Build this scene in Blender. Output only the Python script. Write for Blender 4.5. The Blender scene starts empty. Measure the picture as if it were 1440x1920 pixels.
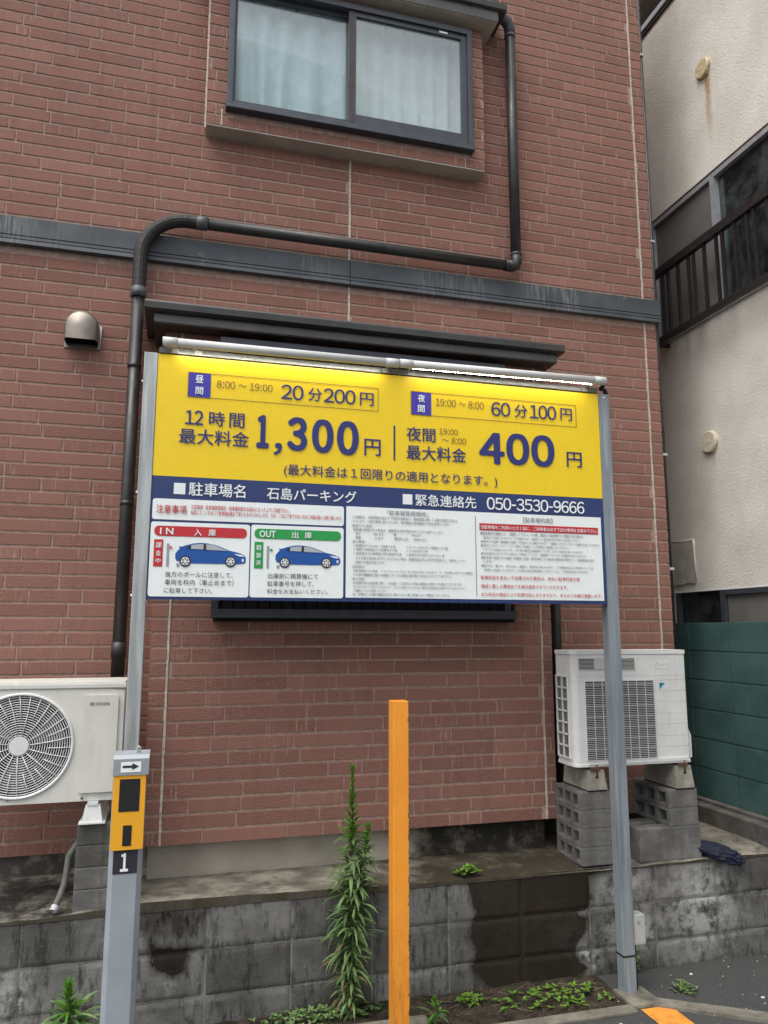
import bpy, bmesh, math, random
from mathutils import Vector, Matrix, noise
R = math.radians
SC = bpy.context.scene
COL = SC.collection

# ------------------------------------------------------------------ camera, sky, sun, exposure
cam_d = bpy.data.cameras.new('camera'); cam = bpy.data.objects.new('camera', cam_d); COL.objects.link(cam)
yaw, pitch, roll = R(15.26), R(8.96), R(0.05)
fw = Vector((math.sin(yaw)*math.cos(pitch), math.cos(yaw)*math.cos(pitch), math.sin(pitch)))
rt = Vector((math.cos(yaw), -math.sin(yaw), 0)); up = rt.cross(fw)
rt, up = math.cos(roll)*rt + math.sin(roll)*up, math.cos(roll)*up - math.sin(roll)*rt
M = Matrix((rt, up, -fw)).transposed().to_4x4(); M.translation = (0, 0, 1.8)
cam.matrix_world = M
cam_d.sensor_fit = 'VERTICAL'; cam_d.sensor_height = 36; cam_d.sensor_width = 27; cam_d.lens = 36*1415/1920
cam_d.clip_start = 0.02; cam_d.clip_end = 500
SC.camera = cam
SUN_EL, SUN_AZ = R(64), R(236)          # azimuth clockwise from +Y: behind the camera, a little to the left
w = bpy.data.worlds.new('World'); SC.world = w; w.use_nodes = True
nt = w.node_tree; nt.nodes.clear()
sky = nt.nodes.new('ShaderNodeTexSky'); sky.sky_type = 'NISHITA'; sky.sun_disc = False
sky.sun_elevation = SUN_EL; sky.sun_rotation = SUN_AZ; sky.air_density = 1.0; sky.dust_density = 4.0; sky.ozone_density = 1.0
hsv = nt.nodes.new('ShaderNodeHueSaturation'); hsv.inputs['Saturation'].default_value = 0.22
bg = nt.nodes.new('ShaderNodeBackground'); bg.inputs['Strength'].default_value = 0.12
wo = nt.nodes.new('ShaderNodeOutputWorld')
nt.links.new(sky.outputs[0], hsv.inputs['Color']); nt.links.new(hsv.outputs[0], bg.inputs['Color']); nt.links.new(bg.outputs[0], wo.inputs['Surface'])
sl = bpy.data.lights.new('sun', 'SUN'); sl.energy = 0.9; sl.angle = R(50); sl.color = (1, 0.97, 0.93)
so = bpy.data.objects.new('sun', sl); COL.objects.link(so)
sd = Vector((math.sin(SUN_AZ)*math.cos(SUN_EL), math.cos(SUN_AZ)*math.cos(SUN_EL), math.sin(SUN_EL)))
so.rotation_euler = sd.to_track_quat('Z', 'Y').to_euler(); so.location = (-3, -6, 10)
SC.view_settings.view_transform = 'Standard'; SC.view_settings.look = 'None'
SC.view_settings.exposure = 1.04; SC.view_settings.gamma = 1.0
SC.render.engine = 'CYCLES'; SC.cycles.max_bounces = 8; SC.cycles.transparent_max_bounces = 12

# ------------------------------------------------------------------ materials
def srgb(r, g, b):
    f = lambda c: (c/255/12.92) if c <= 10 else ((c/255+.055)/1.055)**2.4
    return (f(r), f(g), f(b), 1)
class NT:
    """small helper to write node materials as expressions"""
    def __init__(s, name):
        s.m = bpy.data.materials.new(name); s.m.use_nodes = True; s.t = s.m.node_tree; s.t.nodes.clear()
        s.out = s.n('ShaderNodeOutputMaterial'); s.p = s.n('ShaderNodeBsdfPrincipled'); s.l(s.p.outputs[0], s.out.inputs['Surface'])
        s.tc = None
    def n(s, t, **k):
        x = s.t.nodes.new(t)
        for a, b in k.items(): setattr(x, a, b)
        return x
    def l(s, a, b): s.t.links.new(a, b)
    def put(s, v, inp):
        if hasattr(v, 'links'): s.l(v, inp)
        else: inp.default_value = v
    def co(s, scale=(1, 1, 1), rot=(0, 0, 0)):
        if s.tc is None: s.tc = s.n('ShaderNodeTexCoord')
        mp = s.n('ShaderNodeMapping'); mp.inputs['Scale'].default_value = scale; mp.inputs['Rotation'].default_value = rot
        s.l(s.tc.outputs['Object'], mp.inputs['Vector']); return mp.outputs[0]
    def noise(s, scale=5, detail=4, rough=.55, co=None, sc3=(1, 1, 1)):
        x = s.n('ShaderNodeTexNoise'); x.inputs['Scale'].default_value = scale; x.inputs['Detail'].default_value = detail; x.inputs['Roughness'].default_value = rough
        s.l(co if co is not None else s.co(sc3), x.inputs['Vector']); return x.outputs['Fac']
    def vor(s, scale=5, feature='F1', sc3=(1, 1, 1)):
        x = s.n('ShaderNodeTexVoronoi', feature=feature); x.inputs['Scale'].default_value = scale
        s.l(s.co(sc3), x.inputs['Vector']); return x.outputs['Distance']
    def math(s, op, a, b=0.0, c=0.0):
        x = s.n('ShaderNodeMath', operation=op)
        for i, v in enumerate((a, b, c)): s.put(v, x.inputs[i])
        return x.outputs[0]
    def ramp(s, f, a, b, lo=0.0, hi=1.0):
        x = s.n('ShaderNodeMapRange', interpolation_type='SMOOTHSTEP'); s.put(f, x.inputs[0])
        for i, v in enumerate((a, b, lo, hi)): x.inputs[i+1].default_value = v
        return x.outputs[0]
    def mix(s, f, a, b, mode='MIX'):
        x = s.n('ShaderNodeMix', data_type='RGBA', blend_type=mode); s.put(f, x.inputs[0]); s.put(a, x.inputs[6]); s.put(b, x.inputs[7]); return x.outputs[2]
    def attr(s, name):
        x = s.n('ShaderNodeAttribute', attribute_name=name); return x.outputs['Fac']
    def sep(s):
        x = s.n('ShaderNodeSeparateXYZ'); s.l(s.co(), x.inputs[0]); return x.outputs
    def bump(s, h, strength=.3, dist=.01, prev=None):
        x = s.n('ShaderNodeBump'); s.put(strength, x.inputs['Strength']); x.inputs['Distance'].default_value = dist; s.put(h, x.inputs['Height'])
        if prev is not None: s.l(prev, x.inputs['Normal'])
        s.l(x.outputs[0], s.p.inputs['Normal']); return x.outputs[0]
    def set(s, col=None, rough=None, metal=None, spec=None):
        if col is not None: s.put(col, s.p.inputs['Base Color'])
        if rough is not None: s.put(rough, s.p.inputs['Roughness'])
        if metal is not None: s.put(metal, s.p.inputs['Metallic'])
        if spec is not None: s.put(spec, s.p.inputs['Specular IOR Level'])
        return s.m
def plain(name, col, rough=.5, var=.12, scale=18, metal=0, bump=0, bscale=60, spec=.5, dirt=0, dirtcol=(.05, .04, .03, 1), streak=False):
    g = NT(name); c = col if len(col) == 4 else (*col, 1)
    dk = tuple(x*(1-var) for x in c[:3])+(1,); lt = tuple(min(1, x*(1+var)) for x in c[:3])+(1,)
    base = g.mix(g.ramp(g.noise(scale, 5), .3, .7), dk, lt)
    if dirt:
        n = g.noise(9, 6, .65, sc3=(4, 4, .6) if streak else (1, 1, 1))
        base = g.mix(g.ramp(n, .5, .78, 0, dirt), base, dirtcol)
    g.set(base, g.ramp(g.noise(scale*2, 3), .3, .7, max(0, rough-.07), min(1, rough+.07)), metal, spec)
    if bump: g.bump(g.noise(bscale, 4), bump, .004)
    return g.m
def flat(name, col, rough=.45, spec=.4):
    g = NT(name); c = col if len(col) == 4 else (*col, 1)
    return g.set(g.mix(g.ramp(g.noise(40, 3), .3, .7), tuple(x*.96 for x in c[:3])+(1,), c), rough, 0, spec)

def mk_brick():
    g = NT('brick_face'); tint = g.attr('tint'); rough = g.attr('rough'); stk = g.attr('streak')
    c = g.mix(tint, (.212, .096, .072, 1), (.268, .126, .096, 1))
    c = g.mix(g.ramp(g.noise(7, 4), .35, .7, 0, .45), c, (.205, .112, .093, 1))
    sp = g.ramp(g.noise(210, 2, .6), .38, .68)
    c = g.mix(g.math('MULTIPLY', sp, .5), c, (.42, .235, .185, 1))
    dk = g.ramp(g.noise(160, 3, .7), .58, .75, 0, .35); c = g.mix(dk, c, (.12, .06, .05, 1))
    vs = g.ramp(g.noise(1, 5, .6, sc3=(70, 70, 7)), .56, .70)
    c = g.mix(g.math('MULTIPLY', g.math('MULTIPLY', vs, stk), .85), c, (.47, .32, .265, 1))
    rs = g.ramp(g.noise(1, 5, .6, sc3=(16, 16, .7)), .5, .8, 0, .45); c = g.mix(rs, c, (.16, .085, .07, 1))
    g.set(c, .82, 0, .25)
    h = g.math('ADD', g.noise(85, 5, .65, sc3=(1, 1, 1.7)), g.math('MULTIPLY', g.noise(240, 2), .4))
    g.bump(h, g.math('ADD', g.math('MULTIPLY', rough, .42), .2), .014)
    return g.m
def mk_block():
    g = NT('concrete_block'); tint = g.attr('tint'); st = g.attr('stain'); mo = g.attr('moss'); pale = g.attr('pale')
    n1 = g.noise(1, 6, .7, sc3=(26, 26, 7)); n2 = g.noise(3.2, 5, .6)
    c = g.mix(tint, (.095, .093, .087, 1), (.225, .222, .212, 1))
    c = g.mix(g.ramp(n2, .38, .68, 0, .7), c, (.062, .060, .055, 1))
    c = g.mix(g.ramp(n1, .47, .66, 0, .8), c, (.032, .030, .027, 1))
    c = g.mix(g.math('MULTIPLY', pale, g.ramp(g.noise(14, 6, .7), .38, .6)), c, (.42, .42, .40, 1))
    c = g.mix(g.ramp(g.noise(130, 3), .6, .75, 0, .35), c, (.32, .31, .29, 1))
    edge = g.math('ADD', st, g.math('ADD', g.math('MULTIPLY', g.math('SUBTRACT', g.noise(14, 6, .7), .5), .75), g.math('MULTIPLY', g.math('SUBTRACT', g.noise(1, 4, .6, sc3=(55, 55, 14)), .5), .35)))
    wet = g.math('MAXIMUM', g.ramp(edge, .49, .56, 0, 1), g.ramp(edge, .12, .62, 0, .72))
    c = g.mix(g.math('MULTIPLY', wet, .96), c, g.mix(g.noise(6, 4), (.006, .005, .004, 1), (.034, .024, .013, 1)))
    mm = g.ramp(g.math('ADD', mo, g.math('MULTIPLY', g.math('SUBTRACT', g.noise(18, 6, .7), .5), 1.0)), .5, .75, 0, .8)
    c = g.mix(mm, c, (.035, .040, .016, 1))
    g.set(c, g.mix(wet, (.93, .93, .93, 1), (.72, .72, .72, 1)), 0, .2)
    g.bump(g.math('ADD', g.noise(150, 4, .7), g.noise(40, 4)), .55, .006)
    return g.m
def mk_concrete(name, col, moss=0.0, scale=6, rust=0):
    g = NT(name); c0 = (*col, 1)
    c = g.mix(g.ramp(g.noise(scale, 6, .65), .35, .7), tuple(x*.55 for x in col)+(1,), c0)
    c = g.mix(g.ramp(g.noise(1, 6, .7, sc3=(20, 20, 3)), .52, .75, 0, .5), c, tuple(x*.35 for x in col)+(1,))
    c = g.mix(g.ramp(g.noise(140, 3), .6, .78, 0, .4), c, tuple(min(1, x*1.5) for x in col)+(1,))
    if moss: c = g.mix(g.ramp(g.noise(5, 6, .7), .48, .68, 0, moss), c, (.05, .042, .02, 1))
    g.set(c, .9, 0, .25); g.bump(g.math('ADD', g.noise(120, 4, .7), g.noise(25, 4)), .5, .006)
    return g.m
def mk_ledge():
    g = NT('damp_ledge'); x, y, z = g.sep(); n = g.noise(5, 6, .7)
    c = g.mix(g.ramp(g.noise(7, 6, .65), .35, .7), (.12, .11, .088, 1), (.29, .265, .215, 1))
    wob = g.math('ADD', x, g.math('MULTIPLY', g.math('SUBTRACT', g.noise(3, 6, .7), .5), 1.6))
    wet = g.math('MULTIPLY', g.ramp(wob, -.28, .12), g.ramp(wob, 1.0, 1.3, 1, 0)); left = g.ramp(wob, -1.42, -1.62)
    c = g.mix(g.math('MULTIPLY', wet, g.ramp(n, .3, .55, .35, .95)), c, (.035, .026, .014, 1))
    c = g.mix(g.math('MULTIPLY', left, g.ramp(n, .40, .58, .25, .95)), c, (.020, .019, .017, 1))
    c = g.mix(g.ramp(g.noise(1, 6, .7, sc3=(9, 9, 60)), .55, .68, 0, .7), c, (.055, .048, .035, 1))
    g.set(c, .9, 0, .25); g.bump(g.math('ADD', g.noise(110, 4, .7), g.noise(25, 4)), .7, .008); return g.m
def mk_found():
    g = NT('beige_foundation'); x, y, z = g.sep()
    c = g.mix(g.ramp(g.noise(3, 5), .3, .7), (.27, .245, .20, 1), (.40, .37, .31, 1))
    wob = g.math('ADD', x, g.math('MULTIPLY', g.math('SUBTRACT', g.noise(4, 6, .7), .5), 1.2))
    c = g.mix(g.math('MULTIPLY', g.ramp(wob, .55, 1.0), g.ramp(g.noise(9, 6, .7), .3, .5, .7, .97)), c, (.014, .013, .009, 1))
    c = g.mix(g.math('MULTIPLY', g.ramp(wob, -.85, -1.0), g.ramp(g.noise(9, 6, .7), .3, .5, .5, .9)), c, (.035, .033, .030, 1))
    g.set(c, .9, 0, .2); g.bump(g.noise(90, 4, .7), .35, .005); return g.m
def mk_stucco():
    g = NT('rough_stucco'); x, y, z = g.sep()
    c = g.mix(g.ramp(g.noise(2.2, 5), .3, .7), (.62, .585, .515, 1), (.72, .69, .62, 1))
    c = g.mix(g.ramp(g.noise(1, 6, .7, sc3=(5, 5, 1.2)), .5, .8, 0, .35), c, (.45, .42, .36, 1))
    # rust run below the upper round cap, and a faint one below the lower cap
    wob = g.math('MULTIPLY', g.math('SUBTRACT', g.noise(9, 3), .5), .05)
    for (yc, zt, zb, wd, k) in ((.362, 6.06, 5.30, .045, 1.0), (.575, 3.16, 2.88, .03, .4)):
        d = g.math('ABSOLUTE', g.math('SUBTRACT', g.math('ADD', y, wob), yc))
        band = g.ramp(d, wd*.15, wd, 1, 0)
        ln = g.math('MULTIPLY', g.ramp(z, zb, zt, 0, 1), g.ramp(z, zt, zt+.03, 1, 0))
        f = g.math('MULTIPLY', g.math('MULTIPLY', band, ln), g.ramp(g.noise(30, 5, .7), .3, .6, .35, k))
        c = g.mix(f, c, (.36, .17, .045, 1))
    g.set(c, .9, 0, .2)
    h = g.math('ADD', g.ramp(g.noise(62, 5, .6), .42, .70), g.math('MULTIPLY', g.noise(160, 3), .35))
    g.bump(h, .36, .008); return g.m
def mk_green():
    g = NT('green_painted_block'); 
    c = g.mix(g.ramp(g.noise(3, 5), .3, .7), (.032, .076, .071, 1), (.058, .118, .111, 1))
    c = g.mix(g.ramp(g.noise(6, 6, .7), .58, .8, 0, .45), c, (.085, .15, .145, 1))
    g.set(c, .55, 0, .4); g.bump(g.noise(90, 4, .6), .25, .004); return g.m
def mk_asphalt():
    g = NT('asphalt'); v = g.vor(210)
    c = g.mix(g.ramp(v, .1, .6), (.125, .126, .128, 1), (.048, .049, .050, 1))
    c = g.mix(g.ramp(g.noise(2.5, 6, .6), .35, .7, 0, .6), c, (.075, .073, .068, 1))
    c = g.mix(g.ramp(g.noise(300, 2), .66, .74), c, (.22, .22, .21, 1))
    g.set(c, .88, 0, .3); g.bump(g.math('SUBTRACT', 1.0, v), .8, .006); return g.m
def mk_soil():
    g = NT('soil'); c = g.mix(g.ramp(g.noise(14, 6, .7), .3, .7), (.010, .009, .007, 1), (.085, .066, .045, 1)); c = g.mix(g.ramp(g.noise(90, 4, .7), .55, .7, 0, .6), c, (.16, .135, .10, 1))
    c = g.mix(g.ramp(g.noise(7, 5), .55, .7, 0, .6), c, (.028, .036, .014, 1))
    g.set(c, .95, 0, .2); g.bump(g.noise(60, 6, .7), 1, .02); return g.m
def mk_orange():
    g = NT('chipped_orange_paint'); x, y, z = g.sep()
    c = g.mix(g.ramp(g.noise(6, 4), .3, .7), (.80, .285, .028, 1), (.87, .335, .035, 1))
    edge = g.ramp(x, .0265, .0365, 0, .21)
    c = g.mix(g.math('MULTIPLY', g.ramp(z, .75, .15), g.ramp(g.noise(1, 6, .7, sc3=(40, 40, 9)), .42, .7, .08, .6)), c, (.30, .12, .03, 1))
    c = g.mix(g.ramp(g.noise(1, 5, .7, sc3=(45, 45, 5)), .58, .74, 0, .4), c, (.52, .19, .03, 1)); spots = g.ramp(g.vor(24), .045, .075, 1, 0)
    c = g.mix(g.math('MULTIPLY', spots, g.ramp(g.noise(7, 2), .5, .56)), c, (.06, .025, .01, 1))
    chip = g.ramp(g.math('ADD', g.math('ADD', g.noise(1, 6, .75, sc3=(60, 60, 30)), edge), g.math('MULTIPLY', g.math('SUBTRACT', g.noise(5, 2), .5), .22)), .745, .77)
    c = g.mix(chip, c, (.030, .014, .008, 1))
    g.set(c, g.mix(chip, (.42, .42, .42, 1), (.9, .9, .9, 1)), 0, .45); g.bump(g.noise(30, 3), .06, .004); return g.m
def mk_galv(name='galvanised_steel', col=(.40, .425, .43)):
    g = NT(name); c = g.mix(g.ramp(g.noise(1, 5, .6, sc3=(30, 30, 2)), .3, .7), tuple(x*.68 for x in col)+(1,), tuple(x*1.18 for x in col)+(1,)); c = g.mix(g.ramp(g.noise(1, 6, .7, sc3=(90, 90, 5)), .56, .7, 0, .35), c, tuple(x*.5 for x in col)+(1,))
    c = g.mix(g.ramp(g.noise(40, 5, .7), .6, .8, 0, .35), c, tuple(min(1, x*1.35) for x in col)+(1,))
    g.set(c, .5, .25, .5); return g.m
def mk_band():
    g = NT('weathered_metal_band'); x, y, z = g.sep()
    c = g.mix(g.ramp(g.noise(4, 5), .3, .7), (.048, .056, .066, 1), (.085, .096, .108, 1))
    drip = g.ramp(g.noise(1, 5, .65, sc3=(60, 1, 5)), .46, .64)
    zone = g.ramp(g.noise(1.7, 2, .5, sc3=(1, 1, .1)), .50, .66)
    c = g.mix(g.math('MULTIPLY', g.math('MULTIPLY', drip, zone), .6), c, (.25, .25, .235, 1))
    c = g.mix(g.ramp(g.noise(11, 5, .75), .63, .74, 0, .6), c, (.33, .31, .28, 1))
    g.set(c, .55, 0, .4); return g.m
def mk_leaf(name, a, b):
    g = NT(name); t = g.attr('tint'); c = g.mix(t, (*a, 1), (*b, 1)); c = g.mix(g.ramp(g.noise(60, 3), .3, .7, 0, .3), c, (*[x*.6 for x in a], 1))
    g.set(c, .55, 0, .35)
    tr = g.n('ShaderNodeBsdfTranslucent'); g.l(c, tr.inputs['Color']); mx = g.n('ShaderNodeMixShader'); mx.inputs[0].default_value = .25
    g.l(g.p.outputs[0], mx.inputs[1]); g.l(tr.outputs[0], mx.inputs[2]); g.l(mx.outputs[0], g.out.inputs['Surface']); return g.m
def mk_glass(name, tint=(.9, .96, .97), refl=.12, frost=.0, rough=.02, wire=False, grime=.15):
    g = NT(name); tr = g.n('ShaderNodeBsdfTransparent'); tr.inputs[0].default_value = (*tint, 1)
    gl = g.n('ShaderNodeBsdfGlossy'); gl.inputs['Roughness'].default_value = rough
    lw = g.n('ShaderNodeLayerWeight'); lw.inputs[0].default_value = .35
    mx = g.n('ShaderNodeMixShader'); g.l(g.math('ADD', g.math('MULTIPLY', lw.outputs['Fresnel'], .5), refl), mx.inputs[0])
    g.l(tr.outputs[0], mx.inputs[1]); g.l(gl.outputs[0], mx.inputs[2])
    df = g.n('ShaderNodeBsdfDiffuse'); df.inputs['Color'].default_value = (.55, .62, .62, 1)
    f = g.ramp(g.noise(8, 6, .7), .3, .8, frost, frost+grime)
    if wire:
        wv = g.n('ShaderNodeTexWave', wave_type='BANDS', bands_direction='X'); wv.inputs['Scale'].default_value = 26; g.l(g.co((1, 1, 1), (0, R(38), 0)), wv.inputs['Vector'])
        wx = g.n('ShaderNodeTexWave', wave_type='BANDS', bands_direction='X'); wx.inputs['Scale'].default_value = 26; g.l(g.co((1, 1, 1), (0, R(-38), 0)), wx.inputs['Vector'])
        k = g.math('MAXIMUM', g.ramp(wv.outputs['Fac'], .9, .98, 0, .045), g.ramp(wx.outputs['Fac'], .9, .98, 0, .045)); f = g.math('ADD', f, k)
    m2 = g.n('ShaderNodeMixShader'); g.l(f, m2.inputs[0]); g.l(mx.outputs[0], m2.inputs[1]); g.l(df.outputs[0], m2.inputs[2])
    g.l(m2.outputs[0], g.out.inputs['Surface']); return g.m
def mk_emit(name, col, s):
    g = NT(name); e = g.n('ShaderNodeEmission'); e.inputs[0].default_value = (*col, 1); e.inputs[1].default_value = s
    ge = g.n('ShaderNodeNewGeometry'); mx = g.n('ShaderNodeMixShader'); g.set((.6, .6, .58, 1), .5)   # a diode gives light on its front only
    g.l(ge.outputs['Backfacing'], mx.inputs[0]); g.l(e.outputs[0], mx.inputs[1]); g.l(g.p.outputs[0], mx.inputs[2]); g.l(mx.outputs[0], g.out.inputs['Surface']); return g.m

MAT = dict(
    brick=mk_brick(), mortar=plain('mortar', (.35, .245, .198), .9, .2, 30, bump=.3), sealant=plain('sealant', (.50, .43, .36), .8, .25, 50, dirt=.4, dirtcol=(.2, .15, .11, 1)),
    band=mk_band(), darkmetal=plain('dark_brown_metal', (.050, .048, .047), .42, .2, 8, dirt=.3, dirtcol=(.11, .105, .095, 1)),
    fascia=plain('bronze_fascia', (.085, .083, .080), .30, .15, 6, metal=.35), winframe=plain('dark_grey_aluminium', (.060, .066, .080), .40, .12, 12, metal=.3),
    brownmetal=plain('brown_aluminium', (.055, .042, .036), .45, .15, 12, metal=.2), soffit=plain('soffit_board', (.44, .40, .34), .8, .1, 6, dirt=.35, dirtcol=(.18, .15, .11, 1)),
    pipe=plain('black_plastic_pipe', (.028, .027, .026), .43, .25, 10, spec=.5, dirt=.25, dirtcol=(.10, .10, .095, 1), streak=True), flex=plain('ribbed_black_hose', (.022, .020, .019), .6, .15, 20),
    coupling=plain('grey_coupling', (.075, .085, .095), .5, .15, 14), steel=plain('brushed_bronze_steel', (.25, .222, .19), .45, .12, 30, metal=.75), black=flat('black_void', (.006, .006, .007), .6, .2),
    galv=mk_galv(), paintgrey=mk_galv('grey_painted_post', (.265, .305, .335)), devgrey=plain('device_grey_paint', (.285, .315, .345), .42, .06, 10), devtop=plain('device_top_grey', (.33, .36, .38), .45, .06, 10),
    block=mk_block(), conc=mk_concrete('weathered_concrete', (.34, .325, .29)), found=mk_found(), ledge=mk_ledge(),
    edge=mk_concrete('stained_mortar_edge', (.12, .105, .08), moss=.8), hollow=mk_concrete('hollow_block_concrete', (.205, .20, .19), scale=8), base=mk_concrete('cast_base_concrete', (.37, .355, .30), scale=10), darkconc=mk_concrete('mossy_dark_concrete', (.14, .135, .12), moss=.5),
    stucco=mk_stucco(), green=mk_green(), asphalt=mk_asphalt(), soil=mk_soil(), orange=mk_orange(),
    yellow=flat('sign_yellow', (.86, .60, .002), .32, .5), blue=flat('sign_blue', (.017, .036, .140), .35, .5), signwhite=flat('sign_white', (.82, .87, .86), .35, .5), violet=flat('sign_violet', (.050, .040, .36), .35),
    navy=flat('letter_navy', (.024, .032, .165), .4), ink=flat('letter_ink', (.16, .10, .04), .5), white=flat('letter_white', (.80, .84, .85), .4), red=flat('letter_red', (.52, .030, .040), .4), greenp=flat('pictogram_green', (.020, .32, .070), .4),
    blackp=flat('letter_black', (.028, .026, .035), .5), grey=flat('letter_grey', (.22, .22, .24), .5), carblue=flat('pictogram_car_blue', (.012, .085, .34), .35), carglass=flat('pictogram_glass', (.40, .44, .47), .4), midgrey=flat('pictogram_grey', (.30, .32, .34), .5), pinkred=flat('pictogram_red_flash', (.66, .10, .12), .5),
    devyellow=flat('device_yellow', (.80, .38, .022), .38, .5), panelback=plain('sign_backing', (.10, .11, .14), .6), 
    acwhite=plain('ac_ivory_paint', (.62, .61, .56), .45, .05, 6, dirt=.25, dirtcol=(.40, .36, .28, 1), streak=True), acwhite2=plain('ac_white_plastic', (.68, .69, .675), .45, .05, 6, dirt=.3, dirtcol=(.42, .37, .27, 1), streak=True), acdark=flat('ac_dark_inside', (.012, .011, .011), .7), acfin=plain('ac_fins', (.13, .125, .12), .6), logo=flat('logo_grey', (.10, .10, .10), .5), teal=flat('logo_teal', (.02, .30, .40), .4), logodark=flat('logo_dark', (.01, .03, .05), .4),
    lampbody=plain('white_lamp_plastic', (.58, .59, .58), .65, .05, 10), clear=plain('milky_plastic_strip', (.085, .085, .074), .3, .1, 14), bracketlight=plain('bright_clip', (.2, .195, .16), .4), led=mk_emit('led', (1, .96, .88), 36),
    glassL=mk_glass('frosted_window_glass', (.90, .96, .97), .0, .02, .10, grime=.04), glassR=mk_glass('wired_window_glass', (.95, .99, .99), .03, .02, .05, wire=True, grime=.05), glassdark=mk_glass('dark_window_glass', (.30, .36, .37), .03, .01, .04, grime=.10),
    curtain=plain('pale_curtain', (.86, .90, .89), .9, .06, 9), greycurtain=plain('grey_shutter_panel', (.135, .128, .118), .6, .1, 4), silver=plain('silver_aluminium', (.46, .47, .48), .38, .08, 14, metal=.5), greenjoint=plain('green_joint', (.022, .055, .054), .7, .3, 20), darkbrown=plain('dark_brown_railing', (.013, .011, .011), .5, .2, 14),
    cap=plain('tarnished_cap', (.56, .45, .27), .6, .25, 40, dirt=.55, dirtcol=(.22, .11, .03, 1), streak=True), capw=plain('yellowed_cap', (.60, .54, .40), .6, .15, 40, dirt=.5, dirtcol=(.30, .19, .06, 1)), patch=plain('smooth_patch', (.42, .40, .355), .85, .15, 12, bump=.3), patchedge=plain('patch_filler', (.68, .62, .52), .9),
    navycloth=plain('navy_cloth', (.006, .010, .026), .8, .4, 14, bump=.5, bscale=40), conduit=plain('grey_hose', (.10, .098, .09), .6, .2, 30), rubber=flat('black_rubber', (.012, .012, .013), .8), pvc=plain('pale_conduit', (.45, .46, .45), .5), rust=plain('rusty_steel', (.10, .05, .03), .85, .4, 60), jbox=plain('junction_box_grey', (.40, .42, .41), .55, .1, 14, dirt=.4, dirtcol=(.2, .2, .18, 1)),
    leafdark=mk_leaf('goldenrod_leaf', (.075, .145, .045), (.25, .37, .14)), leaftip=mk_leaf('young_goldenrod_leaf', (.055, .16, .010), (.11, .27, .025)), clover=mk_leaf('clover_leaf', (.07, .17, .018), (.20, .34, .05)), stem=plain('green_stem', (.09, .13, .035), .6), drystem=plain('dry_stem', (.13, .085, .045), .8), 
    paintline=plain('worn_orange_line', (.70, .26, .035), .7, .2, 20, dirt=.55, dirtcol=(.16, .09, .05, 1), bump=.5), kerb=mk_concrete('kerb_concrete', (.25, .235, .19), moss=.7), litter=plain('pale_litter', (.60, .58, .53), .8, .3, 50), twig=plain('twig', (.17, .12, .08), .9, .3, 50),
)

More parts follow.
